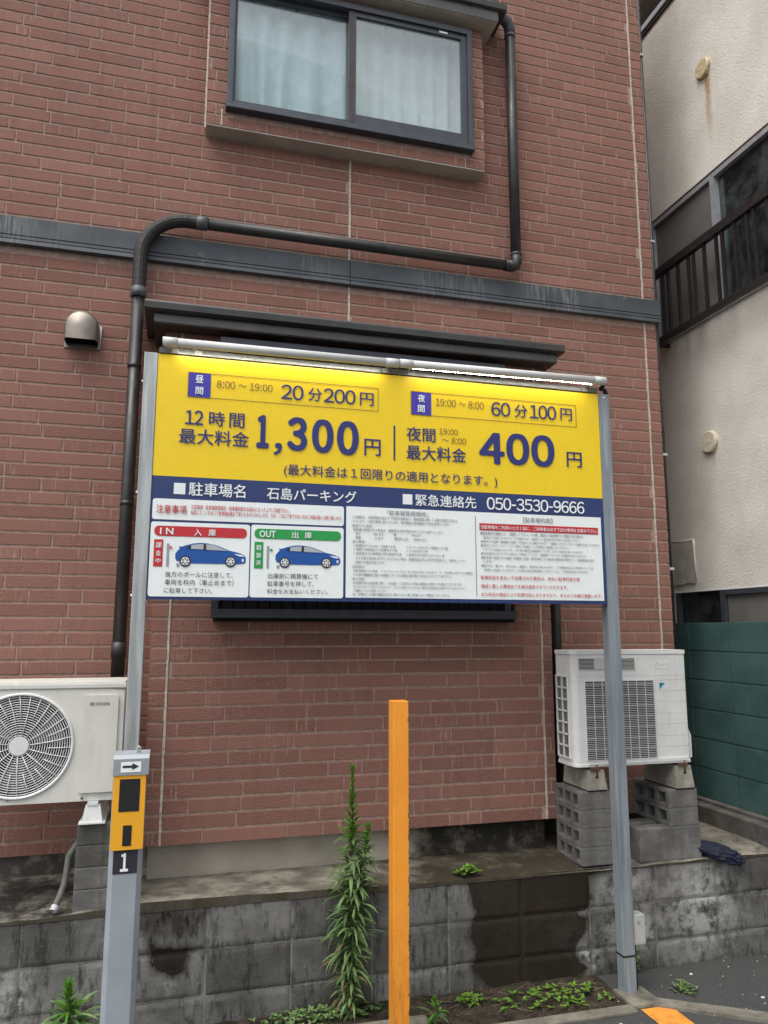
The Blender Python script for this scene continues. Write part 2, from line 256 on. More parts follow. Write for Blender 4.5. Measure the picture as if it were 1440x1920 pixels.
# ------------------------------------------------------------------ mesh helpers
def fix_name(n): return n
class MB:
    """collects shapes; build() links them as ONE mesh object"""
    def __init__(s): s.v = []; s.f = []; s.mi = []; s.sm = []; s.at = {}; s.vat = {}
    def face(s, idx, mi=0, smooth=False, **at):
        s.f.append(idx); s.mi.append(mi); s.sm.append(smooth)
        for k, val in at.items(): s.at.setdefault(k, {})[len(s.f)-1] = val
    def box(s, x0, y0, z0, x1, y1, z1, mi=0, bev=0, **at):
        if bev:
            bm = bmesh.new(); bmesh.ops.create_cube(bm, size=1)
            for v in bm.verts: v.co = Vector(((x0+x1)/2+v.co.x*(x1-x0), (y0+y1)/2+v.co.y*(y1-y0), (z0+z1)/2+v.co.z*(z1-z0)))
            bmesh.ops.bevel(bm, geom=bm.edges[:], offset=bev, segments=2, affect='EDGES', profile=.7); s.bm(bm, mi, **at); return
        b = len(s.v)
        s.v += [(x0, y0, z0), (x1, y0, z0), (x1, y1, z0), (x0, y1, z0), (x0, y0, z1), (x1, y0, z1), (x1, y1, z1), (x0, y1, z1)]
        for q in ((0, 3, 2, 1), (4, 5, 6, 7), (0, 1, 5, 4), (1, 2, 6, 5), (2, 3, 7, 6), (3, 0, 4, 7)): s.face([b+i for i in q], mi, **at)
    def bm(s, bm, mi=0, smooth=False, **at):
        b = len(s.v); bm.verts.index_update()
        for v in bm.verts: s.v.append(tuple(v.co))
        for f in bm.faces: s.face([b+v.index for v in f.verts], mi, smooth, **at)
        bm.free()
    def quad(s, a, b, c, d, mi=0, **at):
        n = len(s.v); s.v += [a, b, c, d]; s.face([n, n+1, n+2, n+3], mi, **at)
    def poly(s, pts, y, mi=0):
        """flat print on a sign facing -Y: pts are (x, z)"""
        n = len(s.v); s.v += [(p[0], y, p[1]) for p in pts]; idx = list(range(n, n+len(pts)))
        a = sum(pts[i][0]*pts[(i+1) % len(pts)][1]-pts[(i+1) % len(pts)][0]*pts[i][1] for i in range(len(pts)))
        s.face(idx if a > 0 else idx[::-1], mi)
    def rrect(s, r, y, mi=0, rad=.01, thick=0):
        x0, z0, x1, z1 = r; pts = []
        for cx, cz, a0 in ((x1-rad, z1-rad, 0), (x0+rad, z1-rad, 90), (x0+rad, z0+rad, 180), (x1-rad, z0+rad, 270)):
            for k in range(6): a = R(a0+k*18); pts.append((cx+rad*math.cos(a), cz+rad*math.sin(a)))
        s.poly(pts, y, mi)
        if thick: s.rim(pts, y, y+thick, mi)
    def rim(s, pts, y0, y1, mi=0):
        n = len(s.v); k = len(pts); s.v += [(p[0], y0, p[1]) for p in pts]+[(p[0], y1, p[1]) for p in pts]
        for i in range(k): j = (i+1) % k; s.face([n+j, n+i, n+k+i, n+k+j], mi)
    def frame(s, r, y, wd, mi=0):
        x0, z0, x1, z1 = r
        for q in ((x0, z0, x1, z0+wd), (x0, z1-wd, x1, z1), (x0, z0+wd, x0+wd, z1-wd), (x1-wd, z0+wd, x1, z1-wd)):
            s.poly([(q[0], q[1]), (q[2], q[1]), (q[2], q[3]), (q[0], q[3])], y, mi)
    def disc(s, cx, cz, r, y, mi=0, n=20, rx=None):
        s.poly([(cx+(rx or r)*math.cos(2*math.pi*k/n), cz+r*math.sin(2*math.pi*k/n)) for k in range(n)], y, mi)
    def prism_x(s, prof, x0, x1, mi=0):
        """profile of (y, z) pushed along x"""
        n = len(s.v); k = len(prof); a = sum(prof[i][0]*prof[(i+1) % k][1]-prof[(i+1) % k][0]*prof[i][1] for i in range(k))
        if a < 0: prof = prof[::-1]
        s.v += [(x0, p[0], p[1]) for p in prof]+[(x1, p[0], p[1]) for p in prof]
        for i in range(k): j = (i+1) % k; s.face([n+i, n+j, n+k+j, n+k+i], mi)
        s.face([n+i for i in range(k)][::-1], mi); s.face([n+k+i for i in range(k)], mi)
    def prism_y(s, prof, y0, y1, mi=0):
        """profile of (x, z) pushed along y"""
        k = len(prof); a = sum(prof[i][0]*prof[(i+1) % k][1]-prof[(i+1) % k][0]*prof[i][1] for i in range(k))
        if a < 0: prof = prof[::-1]
        n = len(s.v); s.v += [(p[0], y0, p[1]) for p in prof]+[(p[0], y1, p[1]) for p in prof]
        for i in range(k): j = (i+1) % k; s.face([n+j, n+i, n+k+i, n+k+j], mi)
        s.face([n+i for i in range(k)], mi); s.face([n+k+i for i in range(k)][::-1], mi)
    def tube(s, pts, rad, seg=14, mi=0, caps=True, rads=None, smooth=True, **at):
        pts = [Vector(p) for p in pts]; n0 = len(s.v); up = None
        for i, p in enumerate(pts):
            d = (pts[min(i+1, len(pts)-1)]-pts[max(i-1, 0)]).normalized()
            if up is None: up = Vector((0, 0, 1)) if abs(d.z) < .9 else Vector((0, 1, 0))
            a = d.cross(up).normalized(); up = a.cross(d).normalized(); rr = rads[i] if rads else rad
            for k in range(seg): t = 2*math.pi*k/seg; s.v.append(tuple(p+rr*(math.cos(t)*a+math.sin(t)*up)))
        for i in range(len(pts)-1):
            for k in range(seg):
                k2 = (k+1) % seg; s.face([n0+i*seg+k2, n0+i*seg+k, n0+(i+1)*seg+k, n0+(i+1)*seg+k2], mi, smooth, **at)
        if caps: s.face([n0+k for k in range(seg)], mi, **at); s.face([n0+(len(pts)-1)*seg+k for k in range(seg)][::-1], mi, **at)
    def build(s, name, mats, parent=None, label=None):
        root = parent
        while root is not None and root.parent is not None: root = root.parent
        off = Vector(root.location) if root is not None else None
        if off is None:
            xs = [v[0] for v in s.v]; ys = [v[1] for v in s.v]; zs = [v[2] for v in s.v]
            off = Vector(((min(xs)+max(xs))/2, (min(ys)+max(ys))/2, min(zs)))
        me = bpy.data.meshes.new(name); me.from_pydata([(v[0]-off.x, v[1]-off.y, v[2]-off.z) for v in s.v], [], s.f)
        for m in (mats if isinstance(mats, (list, tuple)) else [mats]): me.materials.append(MAT[m])
        me.polygons.foreach_set('material_index', s.mi); me.polygons.foreach_set('use_smooth', s.sm)
        for k, d in s.at.items():
            a = me.attributes.new(k, 'FLOAT', 'FACE'); a.data.foreach_set('value', [d.get(i, 0.0) for i in range(len(s.f))])
        for k, d in s.vat.items():
            a = me.attributes.new(k, 'FLOAT', 'POINT'); a.data.foreach_set('value', [d.get(i, 0.0) for i in range(len(s.v))])
        me.update()
        o = bpy.data.objects.new(name, me); COL.objects.link(o)
        if parent is not None: o.parent = parent
        else: o.location = off
        if label: o['label'] = label
        return o
def tag(o, label=None, cat=None, group=None, kind=None):
    if label: o['label'] = label
    if cat: o['category'] = cat
    if group: o['group'] = group
    if kind: o['kind'] = kind
    return o
def thing(name, label, cat, loc, group=None):
    o = bpy.data.objects.new(name, None); COL.objects.link(o); o.location = loc; o.empty_display_size = .1
    return tag(o, label, cat, group)
_txt = bpy.data.curves.new('lettering_source', 'FONT'); _to = bpy.data.objects.new('lettering_source', _txt); COL.objects.link(_to)
_txt.resolution_u = 3; _txt.fill_mode = 'FRONT'
FW = {c: chr(ord(c)+0xFEE0) for c in '0123456789:,'}
def glyphs(string, res):
    _txt.body = string; _txt.offset = 0; _txt.resolution_u = res
    dg = bpy.context.evaluated_depsgraph_get(); dg.update()
    me = bpy.data.meshes.new_from_object(_to.evaluated_get(dg))
    v = [(a.co.x, a.co.y) for a in me.vertices]; f = [tuple(p.vertices) for p in me.polygons]; bpy.data.meshes.remove(me); return v, f
def text(mb, string, u0, v0, u1, v1, y, mi=0, bold=0.0, res=3):
    """lettering fitted into a rectangle of the board; a heavier weight is made of a few copies a hair apart"""
    b = bold*(v1-v0)*.62
    if set(string) <= set('0123456789:,- 〜'):
        V, F, x, H = [], [], 0.0, None
        for ch in string:
            if ch == ' ': x += .26; continue
            gv, gf = glyphs(FW.get(ch, ch), res); xs = [a for a, _ in gv]; wd = max(xs)-min(xs)
            ad = {'1': .55, ':': .30, ',': .30, '-': .36}.get(ch, wd+.09 if ch == '〜' else .575)
            if ch == '-': gv = [(min(xs)+(a-min(xs))*.27/wd, .28+(c_-min(q for _, q in gv))*.9) for a, c_ in gv]; wd = .27; xs = [a for a, _ in gv]
            sh = x+(ad-wd)/2-min(xs); n = len(V); V += [(a+sh, c_) for a, c_ in gv]; F += [tuple(n+i for i in f) for f in gf]; x += ad
        if string == '〜 8:00': pass
    else: V, F = glyphs(string, res)
    if not V: return
    xs = [a for a, _ in V]; ys = [c_ for _, c_ in V]; ax, bx, ay, by = min(xs), max(xs), min(ys), max(ys)
    offs = [(0, 0)] if not b else [(0, 0), (-1, 0), (1, 0), (0, .7), (0, -.7), (-.7, .6), (.7, .6), (-.7, -.6), (.7, -.6)]
    if b and (v1-v0) < .03: offs = offs[:3]
    for k, (dx, dz) in enumerate(offs):
        n = len(mb.v)
        for (a, c_) in V: mb.v.append((u0+b+(a-ax)/(bx-ax)*(u1-u0-2*b)+dx*b, y-.00013*k, v0+b*.7+(c_-ay)/(by-ay)*(v1-v0-1.4*b)+dz*b))
        for f in F: mb.face([n+i for i in f], mi)

# ------------------------------------------------------------------ brick siding
def brick_field(mb, u0, u1, v0, v1, to3, phase, holes=(), course=.0766, seed=1, relief=.0045, ends=True):
    """raised siding bricks on a rectangle; to3(u, v, depth) gives the point, depth 0 = brick face, positive = into the wall"""
    rng = random.Random(seed); gap_h, gap_v = .0125, .0095
    k0 = math.floor((v0-phase)/course)
    for k in range(k0, int((v1-phase)/course)+2):
        b, t = phase+k*course, phase+(k+1)*course-gap_h
        b, t = max(b, v0), min(t, v1)
        if t-b < .012: continue
        u = u0-rng.uniform(0, .35)
        while u < u1:
            L = rng.choice((.19, .27, .27, .34, .38, .44)); a, c = max(u, u0), min(u+L-gap_v, u1); u += L
            if c-a < .02: continue
            spans = [(a, c)]
            for (hx0, hx1, hz0, hz1) in holes:
                if t <= hz0 or b >= hz1: continue
                ns = []
                for (p, q) in spans:
                    if q <= hx0 or p >= hx1: ns.append((p, q)); continue
                    if p < hx0: ns.append((p, hx0))
                    if q > hx1: ns.append((hx1, q))
                spans = ns
            at = dict(tint=rng.random(), rough=1.0 if rng.random() < .5 else rng.random()*.15, streak=rng.random()**1.5)
            for (p, q) in spans:
                if q-p < .012: continue
                n = len(mb.v); cb, ct, cs = .0008, .0040, .0015
                P = [to3(p, b, relief), to3(q, b, relief), to3(q, t, relief), to3(p, t, relief), to3(p+cs, b+cb, 0), to3(q-cs, b+cb, 0), to3(q-cs, t-ct, 0), to3(p+cs, t-ct, 0)]
                mb.v += P
                for f in ((4, 5, 6, 7), (0, 1, 5, 4), (1, 2, 6, 5), (2, 3, 7, 6), (3, 0, 4, 7)): mb.face([n+i for i in f], 0, **at)
def backing(mb, u0, u1, v0, v1, to3, holes=(), depth=.0045, mi=1):
    us = sorted({u0, u1, *[h[0] for h in holes], *[h[1] for h in holes]}); vs = sorted({v0, v1, *[h[2] for h in holes], *[h[3] for h in holes]})
    us = [u for u in us if u0 <= u <= u1]; vs = [v for v in vs if v0 <= v <= v1]
    for i in range(len(us)-1):
        for j in range(len(vs)-1):
            cu, cv = (us[i]+us[i+1])/2, (vs[j]+vs[j+1])/2
            if any(h[0] < cu < h[1] and h[2] < cv < h[3] for h in holes): continue
            mb.quad(to3(us[i], vs[j], depth), to3(us[i+1], vs[j], depth), to3(us[i+1], vs[j+1], depth), to3(us[i], vs[j+1], depth), mi)

TEXTS = [
    ('price','white','昼',0.0426,2.9856,0.0805,3.0244,0.03),
    ('price','white','間',0.0448,2.9280,0.0811,2.9655,0.03),
    ('price','ink','8:00 〜 19:00',0.1442,2.9694,0.4155,3.0070,0),
    ('price','navy','20',0.4585,2.9392,0.5700,3.0146,0.02),
    ('price','navy','分',0.5924,2.9409,0.6644,3.0089,0.015),
    ('price','navy','200',0.6722,2.9397,0.8376,3.0134,0.02),
    ('price','navy','円',0.8608,2.9393,0.9328,3.0074,0.015),
    ('price','navy','12',0.0019,2.7761,0.0871,2.8472,0.03),
    ('price','navy','時',0.1132,2.7761,0.1881,2.8493,0.02),
    ('price','navy','間',0.2096,2.7749,0.2826,2.8483,0.02),
    ('price','navy','最大料金',-0.0226,2.6811,0.3062,2.7568,0.02),
    ('price','navy','1',0.3421,2.6822,0.4028,2.8492,0.08),
    ('price','navy',',',0.4264,2.6525,0.4684,2.7141,0.05),
    ('price','navy','3',0.4914,2.6794,0.5922,2.8510,0.08),
    ('price','navy','0',0.6160,2.6772,0.7255,2.8499,0.08),
    ('price','navy','0',0.7429,2.6742,0.8561,2.8510,0.08),
    ('price','navy','円',0.8850,2.6788,0.9705,2.7654,0.02),
    ('price','navy','(最大料金は１回限りの適用となります。)',0.4802,2.5470,1.6098,2.6111,0.008),
    ('price','white','夜',1.1715,2.9826,1.2103,3.0239,0.03),
    ('price','white','間',1.1711,2.9276,1.2080,2.9666,0.03),
    ('price','ink','19:00 〜 8:00',1.2699,2.9698,1.5422,3.0104,0),
    ('price','navy','60',1.5849,2.9408,1.6948,3.0183,0.02),
    ('price','navy','分',1.7191,2.9418,1.7962,3.0144,0.015),
    ('price','navy','100',1.8109,2.9433,1.9691,3.0208,0.02),
    ('price','navy','円',1.9946,2.9460,2.0648,3.0152,0.015),
    ('price','navy','夜間',1.1087,2.7705,1.2667,2.8458,0.02),
    ('price','ink','19:00',1.2867,2.8176,1.3922,2.8495,0),
    ('price','ink','〜 8:00',1.3028,2.7703,1.4375,2.8037,0),
    ('price','navy','最大料金',1.1083,2.6726,1.4356,2.7494,0.02),
    ('price','navy','4',1.5105,2.6757,1.6561,2.8464,0.08),
    ('price','navy','0',1.6662,2.6777,1.8010,2.8520,0.08),
    ('price','navy','0',1.8122,2.6772,1.9506,2.8532,0.08),
    ('price','navy','円',2.0237,2.6850,2.1148,2.7701,0.02),
    ('band','white','駐車場名',0.0327,2.4298,0.2971,2.4956,0.02),
    ('band','white','石島パーキング',0.3994,2.4296,0.8460,2.4901,0.02),
    ('band','white','緊急連絡先',1.1546,2.4313,1.4881,2.4930,0.02),
    ('band','white','050-3530-9666',1.5468,2.4292,2.1178,2.4953,0.025),
    ('caution','red','注意事項',-0.1098,2.3423,0.0273,2.3825,0.01),
    ('caution','red','注意事項・駐車場管理規定・駐車場約款をお読みになった上でご利用下さい。',0.0471,2.3661,0.5105,2.3883,0.01),
    ('caution','red','駐車したことを以って駐車場約款を了承したものとみなします。なお、これに了承できない方のご利用は固くお断り致します。',0.0468,2.3406,0.7721,2.3612,0.01),
    ('entry','white','I N',-0.0885,2.2427,-0.0284,2.2733,0.05),
    ('entry','white','入',0.0659,2.2404,0.0996,2.2738,0.02),
    ('entry','white','庫',0.1307,2.2406,0.1649,2.2741,0.02),
    ('entry','white','課',-0.1049,2.1788,-0.0779,2.2065,0.02),
    ('entry','white','金',-0.1032,2.1427,-0.0800,2.1681,0.02),
    ('entry','white','中',-0.1029,2.1086,-0.0803,2.1305,0.02),
    ('entry','black','後方のポールに注意して、',-0.0572,2.0456,0.2501,2.0713,0),
    ('entry','black','車両を枠内（車止めまで）',-0.0575,2.0084,0.2546,2.0353,0),
    ('entry','black','に駐車して下さい。',-0.0591,1.9719,0.1574,1.9964,0),
    ('exit','white','OUT',0.3688,2.2437,0.4477,2.2766,0.05),
    ('exit','white','出',0.5254,2.2440,0.5566,2.2762,0.02),
    ('exit','white','庫',0.5876,2.2446,0.6227,2.2764,0.02),
    ('exit','white','精',0.3561,2.1806,0.3801,2.2071,0.02),
    ('exit','white','算',0.3557,2.1425,0.3797,2.1688,0.02),
    ('exit','white','済',0.3553,2.1093,0.3793,2.1334,0.02),
    ('exit','black','出庫前に精算機にて',0.4137,2.0472,0.6565,2.0728,0),
    ('exit','black','駐車番号を押して、',0.4126,2.0107,0.6372,2.0353,0),
    ('exit','black','料金をお支払いください。',0.4121,1.9750,0.7053,1.9986,0),
    ('rules','grey','「駐車場管理規約」',1.0039,2.3770,1.2217,2.4024,0.008),
    ('rules','grey','この規定は、当駐車場の適正かつ円滑な営業及び、維持管理に関して必要な事項を定める',0.8223,2.3540,1.3789,2.3697,0.008),
    ('rules','grey','ことにより、公衆の便宜に資すると共に、都市機能を保持維持する事を目的とします。',0.8214,2.3346,1.3389,2.3481,0.008),
    ('rules','grey','〈駐車できる車両〉',0.8226,2.3099,0.9288,2.3251,0.008),
    ('rules','grey','駐車場に駐車できる車両は、積載物又は取付物を含めて以下の通りにします。',0.8301,2.2914,1.3042,2.3058,0.008),
    ('rules','grey','長さ\u3000\u3000\u3000：\u30004.8m 以下\u3000\u3000\u3000\u3000幅\u3000\u3000\u3000\u3000：\u30001.9m 以下',0.8415,2.2720,1.1835,2.2876,0.008),
    ('rules','grey','重量\u3000\u3000\u3000：\u30002t 以下\u3000\u3000\u3000\u3000最低地上高：\u3000140mm 以上',0.8417,2.2518,1.2154,2.2665,0.008),
    ('rules','grey','〈禁止事項〉',0.8222,2.2305,0.8919,2.2447,0.008),
    ('rules','grey','1. 駐車枠からはみ出して駐車する事',0.8317,2.2111,1.0467,2.2253,0.008),
    ('rules','grey','4. エンジンの空ぶかし等騒音となる事',1.1039,2.2114,1.3268,2.2254,0.008),
    ('rules','grey','2. 無断で48時間以上の駐車をする事',0.8318,2.1929,1.0568,2.2061,0.008),
    ('rules','grey','5. ゴミ等を捨てる事',1.1038,2.1933,1.2174,2.2049,0.008),
    ('rules','grey','3. 駐車場内での禁煙等火気を使用する事',0.8320,2.1733,1.0794,2.1863,0.008),
    ('rules','grey','6. 駐車以外の目的で立ち入るこ事',1.1037,2.1734,1.3070,2.1862,0.008),
    ('rules','grey','以上の禁止事項をお守りいただけない場合、駐車料金以外に5万円を請求の上、車両をレッカー',0.8424,2.1496,1.4275,2.1636,0.008),
    ('rules','grey','移動する場合があります。',0.8411,2.1296,0.9965,2.1430,0.008),
    ('rules','grey','〈保管責任〉',0.8217,2.1068,0.8926,2.1198,0.008),
    ('rules','grey','当駐車場内での事故、トラブルについては一切の責任を負いかねます。又、車両等に残された貴重品、',0.8316,2.0880,1.4646,2.0999,0.008),
    ('rules','grey','その他の積載物に関する損害についても賠償の責を負いかねますのでご了承下さい。',0.8308,2.0676,1.3458,2.0812,0.008),
    ('rules','grey','〈個人情報〉',0.8212,2.0475,0.8919,2.0597,0.008),
    ('rules','grey','お釣銭不足の返金等に際し、お名前・ご住所などの個人情報をお聞きする事がございますが、',0.8311,2.0274,1.4028,2.0420,0.008),
    ('rules','grey','あらかじめご了承いただきます。これに承諾いただけない場合の返金等はお受けできませんので、',0.8308,2.0094,1.4208,2.0202,0.008),
    ('rules','grey','ご理解のうえご利用ください。',0.8299,1.9896,1.0040,2.0026,0.008),
    ('rules','grey','尚、お聞きした個人情報は当方に関わらない第三者等には一切開示いたしません。',0.8301,1.9708,1.3367,1.9857,0.008),
    ('rules','grey','【駐車場約款】',1.7524,2.3688,1.9224,2.3963,0.008),
    ('rules','grey','●車室番号を確認の上、ご精算して下さい。その際、間違えた車室番号でご精算された場合の',1.5080,2.2951,2.1027,2.3123,0.008),
    ('rules','grey','責任は一切負いかねます。その場合には、再度正しい車室番号の料金をお支払い下さい。',1.5227,2.2754,2.0859,2.2871,0.008),
    ('rules','grey','●場内での事故（機器等の故障・不具合による場合も含む）・盗難につきましては一切責任を負いかねます。',1.5083,2.2543,2.2017,2.2671,0.008),
    ('rules','grey','●当方にてカラーコーン・テープ等にて封鎖している車室には駐車しないで下さい。',1.5084,2.2326,2.0178,2.2469,0.008),
    ('rules','grey','トラブルの原因になります。その際の車両の破損等につきましては一切責任を負いかねます。',1.5225,2.2125,2.0976,2.2248,0.008),
    ('rules','grey','●利用者同士のトラブルは双方にて解決して下さい。破損等については一切責任を負いかねます。',1.5092,2.1920,2.1187,2.2045,0.008),
    ('rules','grey','●駐車場に設置された機器・設備等に接触・衝突事故による損害は運転者の責任とし、損害賠償を請求',1.5098,2.1705,2.1625,2.1832,0.008),
    ('rules','grey','します。',1.5222,2.1493,1.5698,2.1620,0.008),
    ('rules','grey','●高さ2m、幅1.9m、長さ4.8m、重量2t、最低地上高14cm以下、この範囲を超える車両については',1.5100,2.1281,2.1565,2.1414,0.008),
    ('rules','grey','駐車をご遠慮いただきます。その際の車両の破損等につきましては、一切責任を負いかねます。',1.5245,2.1070,2.1247,2.1188,0.008),
    ('rules','white','当駐車場をご利用いただく前に、ご利用者は必ず下記の事項をお読み下さい。',1.5097,2.3255,2.1920,2.3460,0.015),
    ('rules','red','駐車料金を未払いで出庫された場合は、未払い駐車料金の他',1.5049,2.0634,2.0723,2.0842,0.01),
    ('rules','red','徴収に要した費用全てを後日請求させていただきます。',1.5061,2.0188,2.0007,2.0393,0.01),
    ('rules','red','また刑法の規定により犯罪行為となりますので、あらかじめ御注意願います。',1.5069,1.9769,2.2030,1.9961,0.01),
]
RECTS = {'day_box': (0.0088, 2.9133, 0.1156, 3.0379), 'day_outline': (0.0088, 2.9133, 0.9523, 3.0377), 'night_box': (1.1346, 2.9122, 1.2455, 3.0388), 'night_outline': (1.1346, 2.9122, 2.0858, 3.0485), 'divider': (1.0396, 2.6614, 1.0488, 2.8468), 'sq1': (-0.0353, 2.4355, 0.0171, 2.4887), 'sq2': (1.0879, 2.4369, 1.1388, 2.4894), 'caution': (-0.1272, 2.313, 0.7826, 2.4111), 'entry': (-0.1301, 1.9558, 0.3246, 2.3016), 'exit': (0.3303, 1.9569, 0.7822, 2.3036), 'pill_in': (-0.1139, 2.2357, 0.3101, 2.2829), 'pill_out': (0.3463, 2.2374, 0.7685, 2.2851), 'red_v': (-0.1124, 2.093, -0.072, 2.2189), 'green_v': (0.3475, 2.094, 0.3894, 2.2213), 'pole_in': (-0.0549, 2.0943, -0.0434, 2.2009), 'stop_in': (-0.0091, 2.0941, 0.0045, 2.1092), 'pole_out': (0.4063, 2.0953, 0.4175, 2.2026), 'stop_out': (0.4546, 2.0964, 0.4688, 2.1106), 'rules': (0.7949, 1.961, 2.2166, 2.4134), 'rule_div': (1.4797, 1.9768, 1.491, 2.392), 'red_bar': (1.5031, 2.3187, 2.196, 2.3557), 'star_in': (-0.0454, 2.1725, -0.0281, 2.1912), 'star_out': (0.4182, 2.1734, 0.4364, 2.1934)}
CARS = {'entry': {'body': [(-0.016, 2.1342), (-0.0156, 2.1544), (-0.0064, 2.1682), (0.0029, 2.1779), (-0.0014, 2.188), (0.0123, 2.1877), (0.0368, 2.1966), (0.066, 2.2043), (0.0955, 2.2079), (0.1287, 2.2062), (0.1621, 2.2004), (0.1959, 2.1891), (0.23, 2.175), (0.2571, 2.1695), (0.2844, 2.162), (0.3016, 2.1528), (0.3081, 2.1392), (0.3073, 2.122), (0.2993, 2.1149), (0.269, 2.1114), (0.0598, 2.1105), (0.0028, 2.1199), (-0.009, 2.1209)], 'glass': [[(0.0551, 2.1971), (0.1109, 2.2029), (0.1105, 2.177), (0.0532, 2.1781)], [(0.1222, 2.2026), (0.1555, 2.1995), (0.1961, 2.185), (0.2253, 2.1728), (0.1965, 2.174), (0.1232, 2.1753)]], 'dark': [[(0.0339, 2.187), (0.0532, 2.1944), (0.0519, 2.178), (0.0394, 2.1797)], [(0.1109, 2.2036), (0.1221, 2.204), (0.1232, 2.1753), (0.1106, 2.1756)]], 'light': [[(0.252, 2.1598), (0.2914, 2.1553), (0.2991, 2.1466), (0.2746, 2.1494)], [(0.2885, 2.1366), (0.2987, 2.1369), (0.2971, 2.1217), (0.2903, 2.1229)]], 'wheels': [(0.0301, 2.1199), (0.237, 2.123)], 'r': 0.0261}, 'exit': {'body': [(0.4481, 2.1388), (0.4489, 2.1584), (0.4581, 2.1718), (0.4675, 2.1813), (0.4635, 2.191), (0.4769, 2.1908), (0.5011, 2.1994), (0.5299, 2.2069), (0.559, 2.2104), (0.5915, 2.2087), (0.6242, 2.2031), (0.6572, 2.192), (0.6903, 2.1783), (0.7168, 2.173), (0.7434, 2.1657), (0.7601, 2.1568), (0.7662, 2.1435), (0.765, 2.1268), (0.7571, 2.1199), (0.7274, 2.1166), (0.5221, 2.1157), (0.4662, 2.1248), (0.4547, 2.1259)], 'glass': [[(0.5191, 2.1999), (0.574, 2.2056), (0.5731, 2.1803), (0.5169, 2.1814)], [(0.585, 2.2052), (0.6177, 2.2022), (0.6572, 2.188), (0.6857, 2.1762), (0.6574, 2.1774), (0.5855, 2.1787)]], 'dark': [[(0.4981, 2.1901), (0.5172, 2.1972), (0.5156, 2.1813), (0.5034, 2.183)], [(0.574, 2.2062), (0.585, 2.2066), (0.5855, 2.1787), (0.5732, 2.179)]], 'light': [[(0.7116, 2.1635), (0.7501, 2.1592), (0.7575, 2.1507), (0.7335, 2.1534)], [(0.7469, 2.1411), (0.7569, 2.1413), (0.7551, 2.1266), (0.7484, 2.1277)]], 'wheels': [(0.493, 2.1248), (0.6962, 2.1278)], 'r': 0.0257}}

# ================================================================== SETTING
YW, YB, YU, YS, YK = 4.45, 4.183, 4.333, 3.63, 3.87     # main wall, lower bay, upper bay, sign board, block wall (front faces)
m = MB(); m.quad((-60, -60, 0), (60, -60, 0), (60, 60, 0), (-60, 60, 0)); tag(m.build('ground', 'asphalt'), kind='structure')
# bare soil strip at the foot of the block wall, a lumpy sheet
m = MB(); nx, ny = 90, 14
for j in range(ny+1):
    for i in range(nx+1):
        x = -2.3+4.52*i/nx; y = 3.52+.36*j/ny
        e = min(1, (y-3.52)/.08)*min(1, (2.22-x)/.12+.1)
        m.v.append((x, y, .004+max(0, e)*(.010+.018*noise.noise((x*7, y*7, 0))+.010*noise.noise((x*31, y*31, 3)))))
for j in range(ny):
    for i in range(nx): a = j*(nx+1)+i; m.face([a, a+1, a+nx+2, a+nx+1], 0, True)
tag(m.build('soil_strip', 'soil'), kind='structure')
# thin concrete kerb strips
m = MB(); m.box(.35, 3.46, .0, 2.20, 3.53, .016, bev=.006); m.box(2.20, 3.50, 0, 2.36, 3.68, .020, bev=.006)
n = len(m.v); m.v += [(2.30, 3.60, .014), (2.24, 3.545, .014), (3.30, 2.86, .014), (3.36, 2.93, .014), (2.30, 3.60, 0), (2.24, 3.545, 0), (3.30, 2.86, 0), (3.36, 2.93, 0)]
for q in ((0, 1, 2, 3), (0, 4, 5, 1), (1, 5, 6, 2), (2, 6, 7, 3), (3, 7, 4, 0)): m.face([n+i for i in q])
tag(m.build('kerb_strip', 'kerb'), kind='structure')
m = MB(); m.quad((2.235, 3.492, .004), (2.235, 1.2, .004), (2.395, 1.2, .004), (2.395, 3.488, .004)); m.f[0] = m.f[0]
tag(m.build('painted_line', 'paintline'), kind='structure')

# ================================================================== BRICK BUILDING
B = thing('brick_building', 'reddish brown brick clad house with two projecting window bays and a dark metal band', 'building', (.5, YW, 0))
P3 = lambda y0: (lambda u, v, d: (u, y0+d, v))
bay_h = (-.10, 2.17, .80, 3.40); ub_h = (.08, 1.86, 4.95, 6.60); band_h = (-3, 4, 3.985, 4.138)
m = MB(); HO = [bay_h, ub_h]
brick_field(m, -2.4, 3.132, .655, 7.3, P3(YW), 3.334, HO+[band_h, (.970, .992, 3.5, 4.98)], seed=11)
brick_field(m, 3.150, 3.236, .655, 7.3, P3(YW), 3.334, HO+[band_h], seed=12)
backing(m, -2.4, 3.236, .655, 7.3, P3(YW), [bay_h, ub_h])
# right flank, back and roof close the house
brick_field(m, YW, 5.6, .655, 7.3, lambda u, v, d: (3.236-d, u, v), 3.334, seed=13); backing(m, YW, 9, .655, 7.3, lambda u, v, d: (3.236-d, u, v))
m.box(-2.4, 8.9, .5, 3.2, 9, 7.3, 1); m.box(-2.4, YW+.02, 7.3, 3.236, 9, 7.4, 1); m.box(-2.45, YW+.01, .5, -2.4, 9, 7.4, 1); m.box(-2.4, YW+.31, .5, 3.22, 8.9, .62, 1)
m.build('wall', ['brick', 'mortar'], B)
m = MB(); m.box(-2.4, YW+.012, .5, 3.2, YW+.3, .654); m.box(-.09, 4.255, .5, 2.14, YW+.03, .74); m.build('foundation', 'found', B)
